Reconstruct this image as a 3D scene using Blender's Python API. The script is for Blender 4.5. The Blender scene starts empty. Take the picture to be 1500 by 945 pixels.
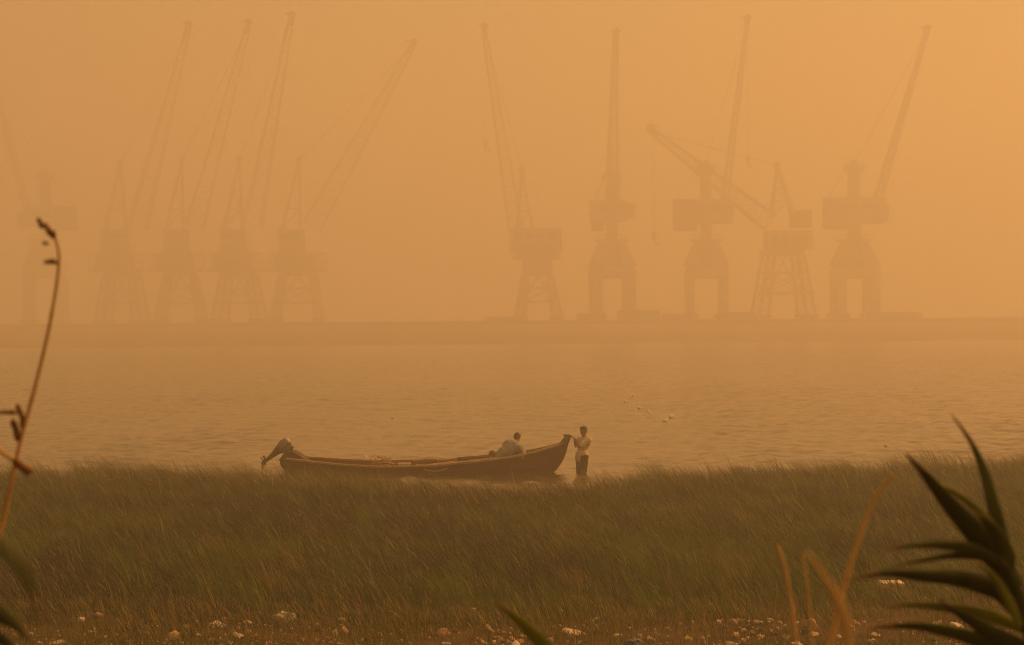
import bpy, bmesh, math, random
import numpy as np
from mathutils import Vector, Matrix, noise as mnoise

random.seed(11)
rng = np.random.default_rng(11)
R = math.radians
scene = bpy.context.scene
COL = scene.collection

# ------------------------------------------------------------------ camera, sky, sun, exposure
CAM_H = 3.9
F_PX = 3420.0                      # focal length in pixels of a 1500 px wide frame
PITCH, ROLL = R(0.075), R(0.40)
cam_d = bpy.data.cameras.new('camera'); cam = bpy.data.objects.new('camera', cam_d); COL.objects.link(cam)
fwd = Vector((0, math.cos(PITCH), -math.sin(PITCH)))
rgt0 = Vector((1, 0, 0)); up0 = rgt0.cross(fwd)
rgt = rgt0 * math.cos(ROLL) - up0 * math.sin(ROLL)
upv = rgt0 * math.sin(ROLL) + up0 * math.cos(ROLL)
M = Matrix((rgt, upv, -fwd)).transposed().to_4x4(); M.translation = (0, 0, CAM_H)
cam.matrix_world = M
cam_d.sensor_width = 36; cam_d.lens = 36 * F_PX / 1500
cam_d.clip_start = 0.1; cam_d.clip_end = 6000
cam_d.dof.use_dof = True; cam_d.dof.focus_distance = 46; cam_d.dof.aperture_fstop = 10.0
scene.camera = cam

SUN_EL, SUN_AZ = R(47), R(61)      # azimuth from +Y towards +X: high on the camera's right
world = bpy.data.worlds.new('World'); scene.world = world; world.use_nodes = True
wn, wl = world.node_tree.nodes, world.node_tree.links
wn.clear()
sky = wn.new('ShaderNodeTexSky'); sky.sky_type = 'NISHITA'; sky.sun_disc = False
sky.sun_elevation = SUN_EL; sky.sun_rotation = SUN_AZ
sky.dust_density = 1.2; sky.air_density = 1.0; sky.ozone_density = 0.0
tint = wn.new('ShaderNodeMix'); tint.data_type = 'RGBA'; tint.blend_type = 'MULTIPLY'
tint.inputs[0].default_value = 1.0
tint.inputs[7].default_value = (1.0, 0.452, 0.128, 1)     # sunlight and skylight filtered by the dust storm
bg = wn.new('ShaderNodeBackground'); bg.inputs[1].default_value = 0.15
wo = wn.new('ShaderNodeOutputWorld')
wl.new(sky.outputs[0], tint.inputs[6]); wl.new(tint.outputs[2], bg.inputs[0]); wl.new(bg.outputs[0], wo.inputs[0])

sun_d = bpy.data.lights.new('sun', 'SUN'); sun_d.energy = 4.0; sun_d.angle = R(28)
sun_d.color = (1.0, 0.458, 0.136)
sun = bpy.data.objects.new('sun', sun_d); COL.objects.link(sun)
sdir = Vector((math.sin(SUN_AZ) * math.cos(SUN_EL), math.cos(SUN_AZ) * math.cos(SUN_EL), math.sin(SUN_EL)))
sun.rotation_euler = sdir.to_track_quat('Z', 'Y').to_euler(); sun.location = (0, -10, 60)

vs = scene.view_settings
vs.view_transform = 'Standard'; vs.look = 'None'; vs.gamma = 1.0; vs.use_curve_mapping = False
vs.exposure = 0.05
scene.render.engine = 'CYCLES'
cy = scene.cycles
cy.max_bounces = 6; cy.diffuse_bounces = 3; cy.glossy_bounces = 2; cy.transmission_bounces = 2
cy.volume_bounces = 3; cy.transparent_max_bounces = 8
cy.use_adaptive_sampling = False; cy.sampling_pattern = 'BLUE_NOISE'; cy.sample_clamp_indirect = 2.0
cy.use_denoising = True; cy.denoising_prefilter = 'NONE'; cy.denoiser = 'OPENIMAGEDENOISE'
cy.filter_width = 1.15
cy.caustics_reflective = False; cy.caustics_refractive = False

HAZE_DENSITY = 0.0045
HAZE_COLOR = (0.95, 0.93, 0.89, 1)
HAZE_G = 0.50

# ------------------------------------------------------------------ helpers
def ray(px, py):
    d = fwd + rgt * ((px - 750.0) / F_PX) + upv * ((472.5 - py) / F_PX)
    return d
def at(px, py, Y):
    d = ray(px, py)
    return Vector((0, 0, CAM_H)) + d * (Y / d.y)

def tag(o, label=None, cat=None, group=None, kind=None):
    if label: o['label'] = label
    if cat: o['category'] = cat
    if group: o['group'] = group
    if kind: o['kind'] = kind
    return o

def empty(name, loc=(0, 0, 0), rz=0.0):
    o = bpy.data.objects.new(name, None); o.location = loc; o.rotation_euler = (0, 0, rz)
    o.empty_display_size = 0.2; COL.objects.link(o); return o

def copy_tree(o, parent=None):
    c = o.copy(); COL.objects.link(c); c.parent = parent
    for ch in list(o.children): copy_tree(ch, c)
    return c

class MB:
    """collects simple solids, then links them as one mesh object"""
    def __init__(s): s.v, s.f = [], []
    def add(s, verts, faces):
        n = len(s.v); s.v += [tuple(p) for p in verts]; s.f += [tuple(i + n for i in f) for f in faces]
    def box(s, x0, x1, y0, y1, z0, z1):
        s.add([(x0, y0, z0), (x1, y0, z0), (x1, y1, z0), (x0, y1, z0), (x0, y0, z1), (x1, y0, z1), (x1, y1, z1), (x0, y1, z1)],
              [(3, 2, 1, 0), (4, 5, 6, 7), (0, 1, 5, 4), (1, 2, 6, 5), (2, 3, 7, 6), (3, 0, 4, 7)])
    def frustum(s, a, za, b, zb):
        """a, b = (x0,x1,y0,y1) at heights za, zb"""
        s.add([(a[0], a[2], za), (a[1], a[2], za), (a[1], a[3], za), (a[0], a[3], za),
               (b[0], b[2], zb), (b[1], b[2], zb), (b[1], b[3], zb), (b[0], b[3], zb)],
              [(3, 2, 1, 0), (4, 5, 6, 7), (0, 1, 5, 4), (1, 2, 6, 5), (2, 3, 7, 6), (3, 0, 4, 7)])
    def bar(s, p, q, w, h=None):
        h = h or w
        p, q = Vector(p), Vector(q); d = q - p
        if d.length < 1e-6: return
        d.normalize()
        a = d.cross(Vector((0, 0, 1)))
        if a.length < 1e-3: a = Vector((1, 0, 0))
        a.normalize(); b = a.cross(d)
        vv = []
        for e in (p, q):
            for sx, sy in ((-1, -1), (1, -1), (1, 1), (-1, 1)): vv.append(e + a * (w / 2 * sx) + b * (h / 2 * sy))
        s.add(vv, [(3, 2, 1, 0), (4, 5, 6, 7), (0, 1, 5, 4), (1, 2, 6, 5), (2, 3, 7, 6), (3, 0, 4, 7)])
    def tube(s, pts, radii, n=8, caps=True):
        pts = [Vector(p) for p in pts]
        if not hasattr(radii, '__len__'): radii = [radii] * len(pts)
        rings = []; prev = None; base = len(s.v)
        for i, p in enumerate(pts):
            t = (pts[min(i + 1, len(pts) - 1)] - pts[max(i - 1, 0)])
            if t.length < 1e-9: t = Vector((0, 0, 1))
            t.normalize()
            if prev is None:
                a = t.cross(Vector((0.13, 0.31, 0.94)))
                if a.length < 1e-3: a = t.cross(Vector((1, 0, 0)))
            else:
                a = prev - t * prev.dot(t)
            a.normalize(); prev = a; b = t.cross(a)
            for k in range(n):
                th = 2 * math.pi * k / n
                s.v.append(tuple(p + (a * math.cos(th) + b * math.sin(th)) * radii[i]))
        for i in range(len(pts) - 1):
            for k in range(n):
                k2 = (k + 1) % n
                s.f.append((base + i * n + k, base + i * n + k2, base + (i + 1) * n + k2, base + (i + 1) * n + k))
        if caps:
            s.f.append(tuple(base + k for k in range(n))[::-1])
            e = base + (len(pts) - 1) * n
            s.f.append(tuple(e + k for k in range(n)))
    def lattice(s, p0, p1, w0, w1, d0, d1, n, chord, brace, upref=(0, 1, 0)):
        """four-chord truss from p0 to p1; w = width across the y-normal plane, d = width along y"""
        p0, p1 = Vector(p0), Vector(p1); ax = (p1 - p0).normalized()
        yv = Vector(upref); yv = (yv - ax * yv.dot(ax)).normalized(); wv = ax.cross(yv)
        def node(t, i, mid=None):
            w = w0 + (w1 - w0) * t; d = d0 + (d1 - d0) * t
            sx, sy = ((-1, -1), (1, -1), (1, 1), (-1, 1))[i]
            return p0.lerp(p1, t) + wv * (w / 2 * sx) + yv * (d / 2 * sy)
        for i in range(4): s.bar(node(0, i), node(1, i), chord)
        for k in range(n + 1):
            t = k / n
            for i in range(4): s.bar(node(t, i), node(t, (i + 1) % 4), brace)
        for k in range(n):
            t, t2 = k / n, (k + 1) / n
            for i in range(4):
                j = (i + 1) % 4
                if k % 2: s.bar(node(t, i), node(t2, j), brace)
                else: s.bar(node(t, j), node(t2, i), brace)
    def build(s, name, mat, parent=None, smooth=False):
        me = bpy.data.meshes.new(name); me.from_pydata(s.v, [], s.f); me.update()
        if smooth: me.polygons.foreach_set('use_smooth', [True] * len(me.polygons))
        if mat: me.materials.append(mat)
        o = bpy.data.objects.new(name, me); COL.objects.link(o)
        if parent: o.parent = parent
        return o

def new_mat(name):
    m = bpy.data.materials.new(name); m.use_nodes = True
    nt = m.node_tree; nt.nodes.clear()
    out = nt.nodes.new('ShaderNodeOutputMaterial'); b = nt.nodes.new('ShaderNodeBsdfPrincipled')
    nt.links.new(b.outputs[0], out.inputs[0])
    return m, nt, b, out

def mat(name, c, c2=None, rough=0.7, scale=6.0, detail=5.0, bump=0.0, bscale=None, spec=0.3, metal=0.0, stretch=(1, 1, 1)):
    m, nt, b, out = new_mat(name)
    N, L = nt.nodes, nt.links
    c2 = c2 or tuple(x * 0.6 for x in c)
    tc = N.new('ShaderNodeTexCoord'); mp = N.new('ShaderNodeMapping'); mp.inputs['Scale'].default_value = stretch
    L.new(tc.outputs['Object'], mp.inputs[0])
    nz = N.new('ShaderNodeTexNoise'); nz.inputs['Scale'].default_value = scale; nz.inputs['Detail'].default_value = detail
    nz.inputs['Roughness'].default_value = 0.62
    L.new(mp.outputs[0], nz.inputs['Vector'])
    cr = N.new('ShaderNodeValToRGB'); cr.color_ramp.elements[0].position = 0.34; cr.color_ramp.elements[1].position = 0.66
    cr.color_ramp.elements[0].color = (*c2, 1); cr.color_ramp.elements[1].color = (*c, 1)
    L.new(nz.outputs[0], cr.inputs[0]); L.new(cr.outputs[0], b.inputs['Base Color'])
    b.inputs['Roughness'].default_value = rough; b.inputs['Specular IOR Level'].default_value = spec
    b.inputs['Metallic'].default_value = metal
    if bump:
        n2 = N.new('ShaderNodeTexNoise'); n2.inputs['Scale'].default_value = bscale or scale * 3; n2.inputs['Detail'].default_value = 6
        L.new(mp.outputs[0], n2.inputs['Vector'])
        bp = N.new('ShaderNodeBump'); bp.inputs['Strength'].default_value = bump; bp.inputs['Distance'].default_value = 0.02
        L.new(n2.outputs[0], bp.inputs['Height']); L.new(bp.outputs[0], b.inputs['Normal'])
    return m

# smooth value noise on a lattice, for numpy arrays
_LAT = rng.random((256, 256))
def vnoise(x, y, s):
    x = np.asarray(x, float) / s; y = np.asarray(y, float) / s
    xi = np.floor(x).astype(int); yi = np.floor(y).astype(int); fx = x - xi; fy = y - yi
    fx = fx * fx * (3 - 2 * fx); fy = fy * fy * (3 - 2 * fy)
    g = lambda a, b: _LAT[a & 255, b & 255]
    return (g(xi, yi) * (1 - fx) + g(xi + 1, yi) * fx) * (1 - fy) + (g(xi, yi + 1) * (1 - fx) + g(xi + 1, yi + 1) * fx) * fy
def fbm(x, y, s):
    return (vnoise(x, y, s) * 0.5 + vnoise(np.asarray(x) + 37.3, np.asarray(y) - 11.7, s / 2.1) * 0.3
            + vnoise(np.asarray(x) - 71.9, np.asarray(y) + 53.1, s / 4.3) * 0.2)

# ------------------------------------------------------------------ the terrain
SX = np.array([-60, -12.1, -9.0, -4.9, -2.3, 0.6, 3.1, 4.8, 7.4, 12.7, 60])
SY = np.array([56.0, 55.6, 56.2, 55.0, 51.8, 50.4, 53.6, 55.0, 56.6, 58.2, 58.5])
def shore(x): return np.interp(x, SX, SY)
def far_bank(x): return 372 + 0.10 * np.asarray(x)
def ground_z(x, y):
    x = np.asarray(x, float); y = np.asarray(y, float)
    d = shore(x) - y                                   # > 0 on land
    land = 0.0166 * d + 0.10 * np.clip(1 - np.abs(d) / 3, 0, 1) * (d > 0) * 0.3
    bank = np.interp(y, [-1e4, 3, 10, 18, 24], [1.75, 1.75, 0.75, 0.15, 0.0])
    wet = np.maximum(-0.07 * -d, -1.1)
    z = np.where(d > 0, land + bank + 0.05 * (fbm(x, y, 2.3) - 0.5) * np.clip(d, 0, 1), np.maximum(0.07 * d, -1.1))
    return z
def gz(x, y): return float(ground_z(np.array([x]), np.array([y]))[0])
def ground_at(px, py, lift=0.0):
    d = ray(px, py); t = 20.0
    for _ in range(60):
        p = Vector((0, 0, CAM_H)) + d * t
        dz = p.z - gz(p.x, p.y) - lift
        t += dz / max(0.02, -d.z + 0.017) * 0.7
    return Vector((0, 0, CAM_H)) + d * t

def grid_object(name, xs_fn, ys, nx, zfn, material):
    rows = []
    for y in ys:
        x = xs_fn(y); rows.append(np.stack([x, np.full_like(x, y), zfn(x, np.full_like(x, y))], 1))
    n = len(rows[0]); V = np.concatenate(rows)
    m = len(ys)
    i = np.arange(m - 1)[:, None] * n + np.arange(n - 1)[None, :]
    F = np.stack([i, i + 1, i + 1 + n, i + n], -1).reshape(-1, 4)
    me = bpy.data.meshes.new(name)
    me.vertices.add(len(V)); me.vertices.foreach_set('co', V.astype(np.float32).ravel())
    me.loops.add(F.size); me.loops.foreach_set('vertex_index', F.astype(np.int32).ravel())
    me.polygons.add(len(F)); me.polygons.foreach_set('loop_start', (np.arange(len(F)) * 4).astype(np.int32))
    me.update(); me.validate()
    me.polygons.foreach_set('use_smooth', np.ones(len(me.polygons), bool))
    me.materials.append(material)
    o = bpy.data.objects.new(name, me); COL.objects.link(o); return o

# soil with dry litter
def soil_material():
    m, nt, b, out = new_mat('soil'); N, L = nt.nodes, nt.links
    geo = N.new('ShaderNodeNewGeometry')
    n1 = N.new('ShaderNodeTexNoise'); n1.inputs['Scale'].default_value = 1.7; n1.inputs['Detail'].default_value = 9; n1.inputs['Roughness'].default_value = 0.7
    n2 = N.new('ShaderNodeTexNoise'); n2.inputs['Scale'].default_value = 24; n2.inputs['Detail'].default_value = 6
    L.new(geo.outputs['Position'], n1.inputs['Vector']); L.new(geo.outputs['Position'], n2.inputs['Vector'])
    r1 = N.new('ShaderNodeValToRGB'); e = r1.color_ramp.elements
    e[0].position, e[0].color = 0.35, (0.045, 0.036, 0.018, 1); e[1].position, e[1].color = 0.68, (0.12, 0.078, 0.035, 1)
    L.new(n1.outputs[0], r1.inputs[0])
    mx = N.new('ShaderNodeMix'); mx.data_type = 'RGBA'; mx.blend_type = 'OVERLAY'; mx.inputs[0].default_value = 0.7
    L.new(r1.outputs[0], mx.inputs[6]); L.new(n2.outputs[0], mx.inputs[7]); L.new(mx.outputs[2], b.inputs['Base Color'])
    b.inputs['Roughness'].default_value = 0.95; b.inputs['Specular IOR Level'].default_value = 0.1
    bp = N.new('ShaderNodeBump'); bp.inputs['Strength'].default_value = 0.8; bp.inputs['Distance'].default_value = 0.05
    L.new(n2.outputs[0], bp.inputs['Height']); L.new(bp.outputs[0], b.inputs['Normal'])
    return m

gx = np.concatenate([[-850, -500, -250, -120, -60, -35], np.linspace(-22, 22, 200), [35, 60, 120, 250, 500, 850]])
gy = np.concatenate([[-250, -100, -30], np.linspace(-5, 20, 40), np.linspace(20.3, 66, 170), np.linspace(70, 320, 12),
                     np.linspace(325, 480, 90), [520, 640, 900, 1400]])
ground = grid_object('ground', lambda y: gx.copy(), gy, 0, ground_z, soil_material())
tag(ground, kind='structure')

# water
def water_material():
    m, nt, b, out = new_mat('muddy_water'); N, L = nt.nodes, nt.links
    geo = N.new('ShaderNodeNewGeometry'); mp = N.new('ShaderNodeMapping'); mp.inputs['Scale'].default_value = (1.0, 0.55, 1.0)
    L.new(geo.outputs['Position'], mp.inputs[0])
    n1 = N.new('ShaderNodeTexNoise'); n1.inputs['Scale'].default_value = 3.2; n1.inputs['Detail'].default_value = 5
    n2 = N.new('ShaderNodeTexNoise'); n2.inputs['Scale'].default_value = 0.11; n2.inputs['Detail'].default_value = 4
    L.new(mp.outputs[0], n1.inputs['Vector']); L.new(mp.outputs[0], n2.inputs['Vector'])
    r = N.new('ShaderNodeValToRGB'); e = r.color_ramp.elements
    e[0].position, e[0].color = 0.3, (0.032, 0.025, 0.007, 1); e[1].position, e[1].color = 0.7, (0.055, 0.043, 0.012, 1)
    L.new(n2.outputs[0], r.inputs[0]); L.new(r.outputs[0], b.inputs['Base Color'])
    b.inputs['Roughness'].default_value = 0.16; b.inputs['IOR'].default_value = 1.33
    bp = N.new('ShaderNodeBump'); bp.inputs['Strength'].default_value = 0.6; bp.inputs['Distance'].default_value = 0.06
    L.new(n1.outputs[0], bp.inputs['Height']); L.new(bp.outputs[0], b.inputs['Normal'])
    return m
_wv = []
for lam, amp in ((0.45, .008), (0.6, .011), (0.75, .013), (1.0, .016), (1.35, .018), (1.8, .02), (2.5, .018), (3.6, .017), (5.5, .013), (8.0, .011)):
    for _ in range(2):
        a = math.pi + rng.normal(0, 0.75) + 0.45
        _wv.append((2 * math.pi / lam * math.cos(a), 2 * math.pi / lam * math.sin(a), rng.random() * 6.28, amp * 0.55, lam))
def water_z(x, y):
    z = np.zeros_like(x)
    px = x + 0.5 * vnoise(x, y, 4.0); py = y + 0.8 * vnoise(x + 9, y, 5.0)
    gust = 0.45 + 0.9 * fbm(x, y * 0.6, 14.0)
    for kx, ky, ph, amp, lam in _wv:
        fade = np.clip((lam * 420 - y) / (lam * 260), 0, 1)
        w = np.sin(kx * px + ky * py + ph)
        z += amp * fade * (w + 0.25 * np.cos(2 * (kx * px + ky * py + ph)))
    return np.where(np.abs(x) > 300, 0, z * gust * np.clip((y - shore(x) + 3) / 6, 0.35, 1))
def wx(y):
    w = 0.27 * y + 4
    return np.concatenate([[-850, -320], np.linspace(-w, w, 420), [320, 850]])
water = grid_object('water', wx, np.geomspace(46, 470, 620), 0, water_z, water_material())
tag(water, kind='structure')

# ------------------------------------------------------------------ the far port: quay and cranes
concrete = mat('quay_concrete', (0.58, 0.52, 0.43), (0.44, 0.39, 0.31), 0.9, 0.4)
def build_quay():
    mb = MB(); mb.box(-320, 320, 488, 700, -0.5, 3.6)
    for k in range(-40, 41): mb.box(k * 8 - 0.35, k * 8 + 0.35, 486.6, 487.98, 0.3, 3.3)
    o = mb.build('quay', concrete); tag(o, kind='structure')
build_quay()
def shore_z(x, y):
    fb = y - far_bank(x) + 6 * (fbm(x, y * .2, 40.0) - .5)
    return np.interp(fb, [-12, 0, 3, 10, 60, 112], [-1.0, -.15, .6, 1.1, 1.9, 2.9]) + .25 * (fbm(x, y, 7.0) - .5)
fs = grid_object('far_shore', lambda y: np.linspace(-330, 330, 260), np.linspace(330, 486, 70), 0, shore_z, mat('wet_silt', (0.26, 0.21, 0.15), (0.16, 0.13, 0.09), .95, .15))
tag(fs, kind='structure')

steel = mat('weathered_crane_paint', (0.60, 0.55, 0.45), (0.46, 0.41, 0.33), 0.8, 0.5)
steel_dark = mat('dark_steel', (0.40, 0.36, 0.30), (0.28, 0.25, 0.21), 0.7, 1.0)
glass = mat('dusty_cab_glass', (0.34, 0.32, 0.27), (0.24, 0.22, 0.19), 0.35, 1.0, spec=0.6)
CRANE_GROUP = 'harbour cranes standing on the far quay in the dust haze'
QZ = 3.6

class CraneFrame:
    """metres in the crane's own upright plane, read from its outline"""
    def __init__(s, cx, Y):
        s.Y = Y; s.cx = cx; s.k = Y / F_PX
        s.yh = 468 - (cx - 750) * math.tan(ROLL)
        s.by = s.yh + (CAM_H - QZ) / s.k
        s.root = Vector(((cx - 750) * s.k, Y, QZ))
    def x(s, px): return (px - s.cx) * s.k
    def z(s, py): return max(0.0, (s.by - py) * s.k)
    def p(s, px, py, y=0.0): return Vector((s.x(px), y, s.z(py)))

def windows_row(house, x0, x1, y, z0, z1, n):
    w = (x1 - x0) / n
    for i in range(n):
        mb = MB(); mb.box(x0 + w * (i + .18), x0 + w * (i + .82), y - 0.03, y + 0.05, z0, z1); mb.build('window', glass, house)

def hang_hook(fr, t, tip, py_end):
    tp = fr.p(*tip); L = tp.z - fr.z(py_end)
    mb = MB(); e = tp - Vector((0, 0, L))
    mb.box(e.x - .45, e.x + .45, -.35, .35, e.z, e.z + 1.5)
    mb.tube([e + Vector((0, 0, -.0)), e + Vector((0, 0, -.8)), e + Vector((.5, 0, -1.3)), e + Vector((.9, 0, -.9)), e + Vector((.8, 0, -.4))], .16, 6)
    h = mb.build('hook', steel_dark, t)
    r = MB(); 
    for dx in (-.22, .22): r.bar(tp + Vector((dx, 0, -.3)), e + Vector((dx, 0, 1.5)), .07)
    r.build('rope', steel_dark, h)

def boom_parts(fr, t, foot, tip, w0, w1, d0, d1, n, knee=None):
    mb = MB(); a, b = fr.p(*foot), fr.p(*tip)
    if knee:
        f, wk = knee; kpt = a.lerp(b, f)
        mb.lattice(a, kpt, w0, wk, d0, d0, max(2, int(n * f) + 1), .40, .15)
        mb.lattice(kpt, b, wk, w1, d0, d1, n, .36, .13)
    else:
        mb.lattice(a, b, w0, w1, d0, d1, n, .4, .18)
    bo = mb.build('boom', steel, t)
    ax = (b - a).normalized(); s = MB()
    s.bar(b - ax * 1.5, b + ax * 1.1, 1.4, 1.3)
    side = Vector((1 if ax.x < 0 else -1, 0, 0))
    for dy in (-.5, .5):
        c = b + ax * 0.8
        s.tube([c + Vector((0, dy - .12, .5)), c + Vector((0, dy + .12, .5))], 0.85, 14)
    s.box(b.x - 1.5, b.x + 1.2, -.9, .9, b.z + 1.3, b.z + 1.55)
    s.build('sheave_head', steel_dark, bo)

def stays(fr, t, pairs):
    for (p, q) in pairs:
        mb = MB()
        for dy in (-1.0, 1.0): mb.bar(fr.p(p[0], p[1], dy), fr.p(q[0], q[1], dy), .10)
        mb.build('stay', steel_dark, t)

def box_crane(cx, Y, yaw, label, col, head_y, house, weight, cab, foot, tip, hook_y=None, colw=8, thin=(9, 4)):
    """portal with four box legs, tapered pedestal, column through a wide machine house"""
    fr = CraneFrame(cx, Y); t = empty('harbour_crane', fr.root, yaw); tag(t, label, 'crane', CRANE_GROUP)
    k = fr.k; hw, dw = 31 * k, 4.6
    z1, z2, z3 = fr.z(408), fr.z(398), fr.z(354)
    for sx in (-1, 1):
        for sy in (-1, 1):
            m = MB(); xo, xi = sx * hw, sx * (hw - 13 * k)
            m.box(min(xo, xi), max(xo, xi), sy * dw - 1.1, sy * dw + 1.1, 1.1, z1 - .003)
            leg = m.build('portal_leg', steel, t)
            w = MB(); c = (xo + xi) / 2
            w.box(c - 1.9, c + 1.9, sy * dw - .6, sy * dw + .6, .5, 1.095)
            for dx in (-1.2, 0, 1.2): w.tube([(c + dx, sy * dw - .35, .45), (c + dx, sy * dw + .35, .45)], .45, 12)
            w.build('bogie', steel_dark, leg)
    m = MB(); m.box(-hw - .1, hw + .1, -dw - 1.2, dw + 1.2, z1, z2); m.build('portal_beam', steel, t)
    m = MB()
    top = 18 * k
    m.frustum((-hw, hw, -dw - 1, dw + 1), z2 + .003, (-hw * .93, hw * .93, -dw * .9, dw * .9), z2 + 1.2)
    for sx in (-1, 1):
        for sy in (-1, 1):
            m.frustum((sx * hw * .72 - 1.7, sx * hw * .72 + 1.7, sy * dw * .75 - 1.2, sy * dw * .75 + 1.2), z2 + 1.2,
                      (sx * top * .62 - 1.0, sx * top * .62 + 1.0, sy * 1.7 - .8, sy * 1.7 + .8), z3)
    m.frustum((-hw * .45, hw * .45, -dw * .5, dw * .5), z2 + 1.203, (-top * .8, top * .8, -2, 2), z3)
    m.build('pedestal', steel, t)
    m = MB(); m.box(-23 * k, 23 * k, -3.4, 3.4, z3 + .003, z3 + .5)
    for sx in np.linspace(-23 * k, 23 * k, 9):
        for y in (-3.35, 3.35): m.bar((sx, y, z3 + .5), (sx, y, z3 + 1.6), .1)
    for y in (-3.35, 3.35): m.bar((-23 * k, y, z3 + 1.6), (23 * k, y, z3 + 1.6), .1)
    m.build('platform', steel, t)
    cc = fr.x(cx)
    m = MB(); m.box(-colw * k, colw * k, -1.3, 1.3, z3 + .503, fr.z(head_y + 9)); m.build('column', steel, t)
    m = MB(); m.box(-(colw + 6) * k, (colw + 6) * k, -1.7, 1.7, fr.z(head_y + 9) + .003, fr.z(head_y))
    for dy in (-.8, .8): m.tube([(0, dy - .15, fr.z(head_y) + .3), (0, dy + .15, fr.z(head_y) + .3)], .9, 14)
    m.build('column_head', steel, t)
    m = MB(); x0, x1, y0, y1 = house
    m.box(fr.x(x0), fr.x(x1), -2.6, 2.6, fr.z(y1), fr.z(y0)); m.box(fr.x(x0) - .25, fr.x(x1) + .25, -2.85, 2.85, fr.z(y0) + .003, fr.z(y0) + .25)
    ho = m.build('machine_house', steel, t)
    windows_row(ho, fr.x(x0) + 1, fr.x(x1) - 1, -2.64, fr.z(y0) - 2.2, fr.z(y0) - 1.1, 4)
    m = MB(); x0, x1, y0, y1 = weight; m.box(fr.x(x0), fr.x(x1), -2.3, 2.3, fr.z(y1), fr.z(y0)); m.build('counterweight', steel_dark, t)
    m = MB(); x0, x1, y0, y1 = cab
    m.frustum((fr.x(x0), fr.x(x1), -3.9, -2.9), fr.z(y1), (fr.x(x0) - .3, fr.x(x1) + .3, -4.3, -2.9), fr.z(y0))
    ca = m.build('cab', steel, t)
    m = MB(); m.box(fr.x(x0) + .3, fr.x(x1) - .3, -4.4, -4.1, fr.z(y0) - 1.5, fr.z(y0) - .5); m.build('window', glass, ca)
    boom_parts(fr, t, foot, tip, thin[0] * k, thin[1] * k, 3.4, 1.0, 15)
    side = 1 if foot[0] > cx else -1
    stays(fr, t, [((cx, head_y), tip), ((cx - side * 8, head_y), (weight[0] + 4 if side > 0 else weight[1] - 4, house[2]))])
    if hook_y: hang_hook(fr, t, tip, hook_y)
    return t

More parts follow.
